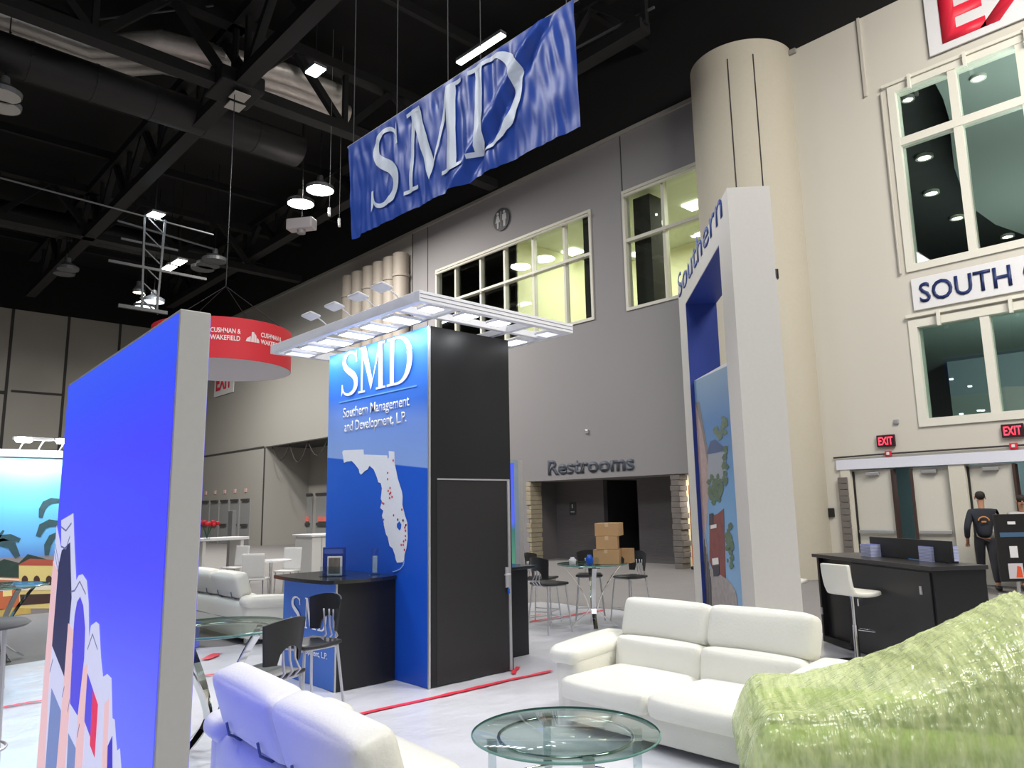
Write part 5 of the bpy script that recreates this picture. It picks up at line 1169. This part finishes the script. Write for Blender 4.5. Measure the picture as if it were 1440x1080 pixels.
for (l, x, y, d) in (('white chair with its back to the camera left of the cafe table', 6.35, 13.95, 50), ('white chair on the far side of the cafe table', 7.6, 15.2, 215), ('white chair right of the cafe table, turned sideways', 7.55, 13.3, 130), ('white chair at the left, beside the glowing wall edge', 5.6, 15.0, -60), ('white chair farther back near the flower counter', 7.3, 17.2, 200)): wchair(l, x, y, d)
wtable('low white side table before the white cabinet', 7.35, 12.35, .5, .3)
t = thing('white_bar_counter', 'long white bar counter carrying the red flowers', 'counter', (6.6, 18.4, 0), .15)
bm = BM(); box(bm, -.9, 1.5, -.3, .3, 1.03, 1.10, bev=.01); obj('worktop', bm, white_pt, t)
for x in (-.8, .3, 1.3): bm = BM(); box(bm, x, x+.08, -.25, .25, .0, 1.03); obj('leg', bm, wf, t)
p = PX(292, 757, 6.3); t = thing('flower_vase', 'glass vase with a bunch of red roses on the white bar counter', 'vase', (6.35, 18.05, 1.10))
pp = G(291, 757, 1.12); t.location = pp
t.location = (pp.x*.99, pp.y*.99, 1.10)
bm = BM(); lathe(bm, [(0, 0), (.06, 0), (.08, .1), (.07, .18), (.08, .2)], 20); obj('vase', bm, clear, t, smooth=True)
bm = BM()
for k in range(10): a = k*2.4; tube(bm, [(0, 0, .02), (.1*math.cos(a), .1*math.sin(a), .3)], .006, 5)
obj('stems', bm, mat('stem_green', (50, 96, 50), .6), t)
for k in range(14):
    a = k*2.4; r = .05+.013*k; bm = BM(); cushion(bm, (r*math.cos(a), r*math.sin(a), .36+.03*math.sin(k*1.7)), (.1, .1, .09), .04, 0, 3); obj('rose', bm, mat('rose_red', (196, 20, 44), .6), t, smooth=True)
t = thing('partition_screen', 'grey standing pillar by the white bar counter', 'pillar', (9.0, 21.5, 0)); bm = BM(); box(bm, 0, .12, 0, .3, 0, 1.75, bev=.01); obj('post', bm, gd, t)
# stuff seen between the table and the plastic edge (cartons along the booth boundary)
for k, (x, y, sx, sy, sz, c_, nm, lb) in enumerate(((3.7, 10.4, .35, .3, .32, (70, 60, 120), 'storage_box', 'purple box under the left glass table, by the plastic edge'), (4.05, 10.25, .22, .3, .3, (120, 130, 220), 'storage_box', 'pale blue box under the left glass table'),)):
    t = thing(nm, lb, 'box', (x-.35, y-.6+.45, 0)); bm = BM(); box(bm, -sx/2, sx/2, -sy/2, sy/2, 0.02, sz, bev=.01); obj('body', bm, mat('bx%d' % k, c_, .5), t); bm = BM(); box(bm, -sx/2-.01, sx/2+.01, -sy/2-.01, sy/2+.01, sz, sz+.03, bev=.006); obj('lid', bm, mat('bxl%d' % k, [min(255, int(v*1.2)) for v in c_], .5), t)
# ================================================================ PEOPLE
def skinobj(name, nodes, edges, mt, parent, sub=2, root=0, flat=1):
    me = bpy.data.meshes.new(name); me.from_pydata([n[0] for n in nodes], edges, []); me.materials.append(mt)
    o = bpy.data.objects.new(name, me); COL.objects.link(o); o.parent = parent
    md = o.modifiers.new('skin', 'SKIN'); md.use_smooth_shade = True
    for i, n in enumerate(nodes):
        r = n[1]; me.skin_vertices[0].data[i].radius = r if isinstance(r, tuple) else (r, r)
        me.skin_vertices[0].data[i].use_root = (i == root)
    md = o.modifiers.new('sub', 'SUBSURF'); md.levels = sub; md.render_levels = sub
    return o
def person(label, loc, rz, H, shirt, trou, stride=.28, emblem=None):
    t = thing('person', label, 'person', loc, rz); k = H/1.8   # faces +x
    f = lambda x, y, z: (x*k, y*k, z*k)
    body = [(f(0, 0, .95), .05), (f(.01, 0, 1.15), .06), (f(.0, 0, 1.38), .06), (f(.02, 0, 1.50), .055), (f(.04, 0, 1.60), .06), (f(.05, 0, 1.70), .085),
            (f(0, .09, .88), .05), (f(stride*.45, .10, .50), .055), (f(stride*.6, .10, .10), .042), (f(stride*.6+.14, .11, .05), .04),
            (f(0, -.09, .88), .05), (f(-stride*.2, -.10, .50), .055), (f(-stride*.9, -.10, .12), .042), (f(-stride*.9+.13, -.11, .05), .04),
            (f(0, .19, 1.42), .035), (f(-.08, .27, 1.14), .034), (f(.06, .28, .92), .034), (f(.12, .28, .85), .03),
            (f(0, -.19, 1.42), .035), (f(.05, -.27, 1.14), .034), (f(.2, -.26, .98), .034), (f(.27, -.25, .95), .03)]
    ed = [(0, 1), (1, 2), (2, 3), (3, 4), (4, 5), (0, 6), (6, 7), (7, 8), (8, 9), (0, 10), (10, 11), (11, 12), (12, 13), (2, 14), (14, 15), (15, 16), (16, 17), (2, 18), (18, 19), (19, 20), (20, 21)]
    n0 = len(body)
    for base, sy in ((17, 1), (21, -1)):
        bx, by, bz_ = body[base][0]
        for j in range(4):
            a_ = (bx+.04*k, by+(j-1.5)*.018*k, bz_-.03*k); b_ = (bx+(.06+.004*j)*k, by+(j-1.5)*.02*k, bz_-(.085-.008*abs(j-1.5))*k)
            body += [(a_, .010), (b_, .008)]; ed += [(base, len(body)-2), (len(body)-2, len(body)-1)]
        body += [((bx+.06*k, by-sy*.03*k, bz_+.0), .010)]; ed += [(base, len(body)-1)]
    skinobj('body', body, ed, skin, t)
    sh = [(f(0, 0, .93), .14), (f(.01, 0, 1.12), .145), (f(0, 0, 1.36), .15), (f(.01, 0, 1.49), .08), (f(0, .19, 1.42), .075), (f(-.08, .275, 1.14), .06), (f(.05, .28, .94), .05), (f(0, -.19, 1.42), .075), (f(.05, -.275, 1.14), .06), (f(.18, -.26, 1.0), .05)]
    skinobj('shirt', sh, [(0, 1), (1, 2), (2, 3), (2, 4), (4, 5), (5, 6), (2, 7), (7, 8), (8, 9)], shirt, t)
    tr = [(f(0, 0, 1.05), .13), (f(0, .095, .86), .105), (f(stride*.45, .10, .50), .08), (f(stride*.6, .10, .12), .062), (f(0, -.095, .86), .105), (f(-stride*.2, -.10, .50), .08), (f(-stride*.9, -.10, .14), .062)]
    skinobj('trousers', tr, [(0, 1), (1, 2), (2, 3), (0, 4), (4, 5), (5, 6)], trou, t)
    for x, y, z in ((stride*.6, .105, 0), (-stride*.9, -.105, .015)):
        bm = BM(); cushion(bm, f(x+.07, y, .05+z), (.28*k, .10*k, .09*k), .035, 0, 5); obj('shoe', bm, mat('shoe_dark', (50, 48, 48), .5), t, smooth=True)
    bm = BM(); cushion(bm, f(.03, 0, 1.735), (.20*k, .165*k, .16*k), .075, 0, 6); obj('hair', bm, hairm, t, smooth=True)
    bm = BM()
    for s in (-1, 1): cushion(bm, f(.05, s*.086, 1.69), (.04*k, .02*k, .06*k), .009, 0, 3)
    cushion(bm, f(.145, 0, 1.675), (.04*k, .03*k, .045*k), .012, 0, 3); obj('ears_and_nose', bm, skin, t, smooth=True)
    bm = BM()
    for s in (-1, 1): cushion(bm, f(.128, s*.032, 1.70), (.012*k, .024*k, .012*k), .005, 0, 2)
    cushion(bm, f(.128, 0, 1.63), (.012*k, .05*k, .01*k), .004, 0, 2); obj('eyes_and_mouth', bm, mat('face_dark', (60, 36, 32), .5), t, smooth=True)
    if emblem:
        bm = BM(); P = []
        for i in range(9):
            a = PI*i/8; P.append((-.158*k, .085*math.cos(a)*k, (1.27+.07*math.sin(a))*k))
        tube(bm, P, .013, 6); cushion(bm, f(-.158, .0, 1.25), (.012, .08, .03), .005, 0, 2); obj('back_emblem', bm, emblem, t)
p = G(1394, 830); person('person in dark clothes with an orange emblem on the back, walking to the doors', (p.x, p.y, 0), math.radians(20), 1.83, mat('shirt_dark', (34, 38, 48), .8), mat('jeans_dark', (34, 34, 40), .8), .3, mat('emblem_orange', (200, 130, 60), .6))
p = G(1452, 832); person('person in a light grey shirt at the right frame edge behind the black stand', (p.x, p.y, 0), math.radians(200), 1.75, mat('shirt_grey', (176, 178, 176), .8), mat('khaki', (150, 140, 120), .8), .15)
# black stand sign
p = G(1434, 838); t = thing('poster_stand', 'black poster stand with blue stripe at the right frame edge', 'sign stand', (p.x, p.y, 0), YAW-PI/2)
bm = BM(); box(bm, -.30, .32, -.03, .03, .25, 1.42, bev=.01); obj('board', bm, black_pl, t)
bm = BM(); box(bm, -.24, .32, -.036, -.03, 1.02, 1.10); obj('stripe', bm, mat('stripe_blue', (70, 100, 130), .5), t)
bm = BM(); box(bm, -.10, .04, -.037, -.03, .66, .86); obj('white_card', bm, white_pt, t)
bm = BM(); box(bm, -.16, .10, -.036, -.03, .30, .56, bev=.002); obj('picture', bm, mat('pict', (205, 200, 205), .5), t)
bm = BM(); prism(bm, [(-.04, -.038, .32), (.08, -.038, .32), (.06, -.038, .50), (0, -.038, .52)], (0, -.002, 0)); obj('picture_flame', bm, mat('pict_o', (225, 90, 50), .5), t)
bm = BM(); box(bm, -.08, .06, -.037, -.03, 1.24, 1.29); obj('logo_mark', bm, white_pt, t)
bm = BM(); box(bm, -.02, .02, -.02, .02, 0, .3); box(bm, -.25, .25, -.2, .2, 0, .03, bev=.01); obj('base', bm, alu, t)
# ================================================================ GREEN WRAPPED ARMCHAIR (right foreground)
O0 = V((3.52, 2.03, 0)); gu = V((.566, -.824, 0)); gv_ = V((.824, .566, 0))
ga = thing('wrapped_armchair', 'lime green armchair wrapped in shiny clear stretch film, right foreground', 'armchair', O0, math.atan2(gu.y, gu.x))
# local: +x = u (towards back), +y: left of u = (-uy,ux)=(.824,.566)=gv
W_ = .78
bm = BM(); cushion(bm, (.62, .0, .30), (1.16, .20, .50), .09, .01, 9); cushion(bm, (.62, .0, .55), (1.2, .24, .12), .055, .01, 7); obj('armrest', bm, lime, ga, smooth=True)
bm = BM(); cushion(bm, (.62, W_, .30), (1.16, .20, .50), .09, .01, 9); cushion(bm, (.62, W_, .55), (1.2, .24, .12), .055, .01, 7); obj('armrest', bm, lime, ga, smooth=True)
bm = BM(); cushion(bm, (.56, W_/2, .32), (1.0, .6, .22), .06, .02, 8); obj('seat_cushion', bm, lime, ga, smooth=True)
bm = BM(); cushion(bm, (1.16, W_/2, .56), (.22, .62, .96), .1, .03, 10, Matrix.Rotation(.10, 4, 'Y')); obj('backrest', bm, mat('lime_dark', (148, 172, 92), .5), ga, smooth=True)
bm = BM(); cushion(bm, (.6, W_/2, .13), (1.1, .8, .18), .04, .0, 5); obj('base', bm, lime, ga, smooth=True)
# film: closed skirted height field
def film_h(x, y):
    yy = y/W_
    arm = .655 if True else 0
    sag = .09*math.sin(PI*max(0, min(1, yy)))*max(0, 1-x/.9)
    lift = 0
    if x > .28: lift = .47*((x-.28)/.97)**1.1 * (math.sin(PI*max(0, min(1, (y+.2)/(W_+.4))))**.55)
    hh = arm*1.04 - sag + lift
    # front edges drop
    hh -= .16*max(0, (.10-x)/.14)**2
    hh -= .12*max(0, (-.06-y)/.09)**2 + .12*max(0, (y-W_-.06)/.09)**2
    return hh
bm = BM(); NX, NY = 150, 130; x0, x1, y0, y1 = -.05, 1.36, -.145, W_+.145; R_ = []
def wr(x, y):
    w_ = .010*noise.noise(V((x*5+y*9, y*22-x*14, 0))) + .003*noise.noise(V((x*18-y*4, y*38+x*14, 3)))
    w_ += .012*noise.noise(V((math.atan2(y-.35, 1.35-x)*16, 0, 9)))*max(0, x-.3)
    return w_
for j in range(NY+1):
    row = []
    for i in range(NX+1):
        x = x0+(x1-x0)*i/NX; y = y0+(y1-y0)*j/NY; row.append(bm.verts.new((x, y, film_h(x, y)+wr(x, y)+.012)))
    R_.append(row)
for j in range(NY):
    for i in range(NX): bm.faces.new((R_[j][i], R_[j][i+1], R_[j+1][i+1], R_[j+1][i]))
loop = [R_[0][i] for i in range(NX+1)]+[R_[j][NX] for j in range(1, NY+1)]+[R_[NY][i] for i in range(NX-1, -1, -1)]+[R_[j][0] for j in range(NY-1, 0, -1)]
prev = loop; cxy = V(((x0+x1)/2, (y0+y1)/2, 0)); K = 16
for k in range(1, K+1):
    f = k/K; cur = []
    for idx, v in enumerate(loop):
        z = v.co.z*(1-f)+.03*f; bulge = .03*math.sin(PI*min(1, f*2.2)) if f < .45 else -.02*math.sin(PI*(f-.45)/.55)
        d = (V((v.co.x, v.co.y, 0))-cxy).normalized()
        d += V((0, 0, 0)); nz = .010*noise.noise(V((v.co.x*8, v.co.y*8, z*26+v.co.x*12)))
        cur.append(bm.verts.new(V((v.co.x, v.co.y, z))+d*(bulge+nz)))
    n = len(loop)
    for q in range(n): bm.faces.new((prev[(q+1) % n], prev[q], cur[q], cur[(q+1) % n]))
    prev = cur
bmesh.ops.recalc_face_normals(bm, faces=bm.faces)
fm = bpy.data.materials.new('stretch_film'); fm.use_nodes = True; nt = fm.node_tree; nt.nodes.clear()
out = nt.nodes.new('ShaderNodeOutputMaterial'); tr_ = nt.nodes.new('ShaderNodeBsdfTransparent'); tr_.inputs[0].default_value = (.93, .97, .88, 1)
pb = nt.nodes.new('ShaderNodeBsdfPrincipled'); pb.inputs['Base Color'].default_value = (*srgb((220, 230, 168)), 1); pb.inputs['Roughness'].default_value = .07; pb.inputs['Specular IOR Level'].default_value = 1.0
tc = nt.nodes.new('ShaderNodeTexCoord'); mp = nt.nodes.new('ShaderNodeMapping'); mp.inputs['Scale'].default_value = (2.2, 15, 5); mp.inputs['Rotation'].default_value = (0, 0, .7)
nz1 = nt.nodes.new('ShaderNodeTexNoise'); nz1.inputs['Scale'].default_value = 1.6; nz1.inputs['Detail'].default_value = 2
mp2 = nt.nodes.new('ShaderNodeMapping'); mp2.inputs['Scale'].default_value = (13, 1.8, 5); mp2.inputs['Rotation'].default_value = (0, 0, .35)
nz2 = nt.nodes.new('ShaderNodeTexNoise'); nz2.inputs['Scale'].default_value = 2.2; nz2.inputs['Detail'].default_value = 2
for a, b in ((mp, nz1), (mp2, nz2)): nt.links.new(tc.outputs['Object'], a.inputs[0]); nt.links.new(a.outputs[0], b.inputs[0])
ad = nt.nodes.new('ShaderNodeMath'); ad.operation = 'ADD'; nt.links.new(nz1.outputs[0], ad.inputs[0]); nt.links.new(nz2.outputs[0], ad.inputs[1])
bpn = nt.nodes.new('ShaderNodeBump'); bpn.inputs['Strength'].default_value = .75; bpn.inputs['Distance'].default_value = .03; nt.links.new(ad.outputs[0], bpn.inputs['Height']); nt.links.new(bpn.outputs[0], pb.inputs['Normal'])
mx = nt.nodes.new('ShaderNodeMixShader'); mr = nt.nodes.new('ShaderNodeMapRange'); mr.inputs['From Min'].default_value = .35; mr.inputs['From Max'].default_value = .65; mr.inputs['To Min'].default_value = .45; mr.inputs['To Max'].default_value = .8
nt.links.new(nz2.outputs[0], mr.inputs[0]); nt.links.new(mr.outputs[0], mx.inputs[0]); nt.links.new(tr_.outputs[0], mx.inputs[1]); nt.links.new(pb.outputs[0], mx.inputs[2]); nt.links.new(mx.outputs[0], out.inputs[0])
obj('stretch_wrap', bm, fm, ga, smooth=True)
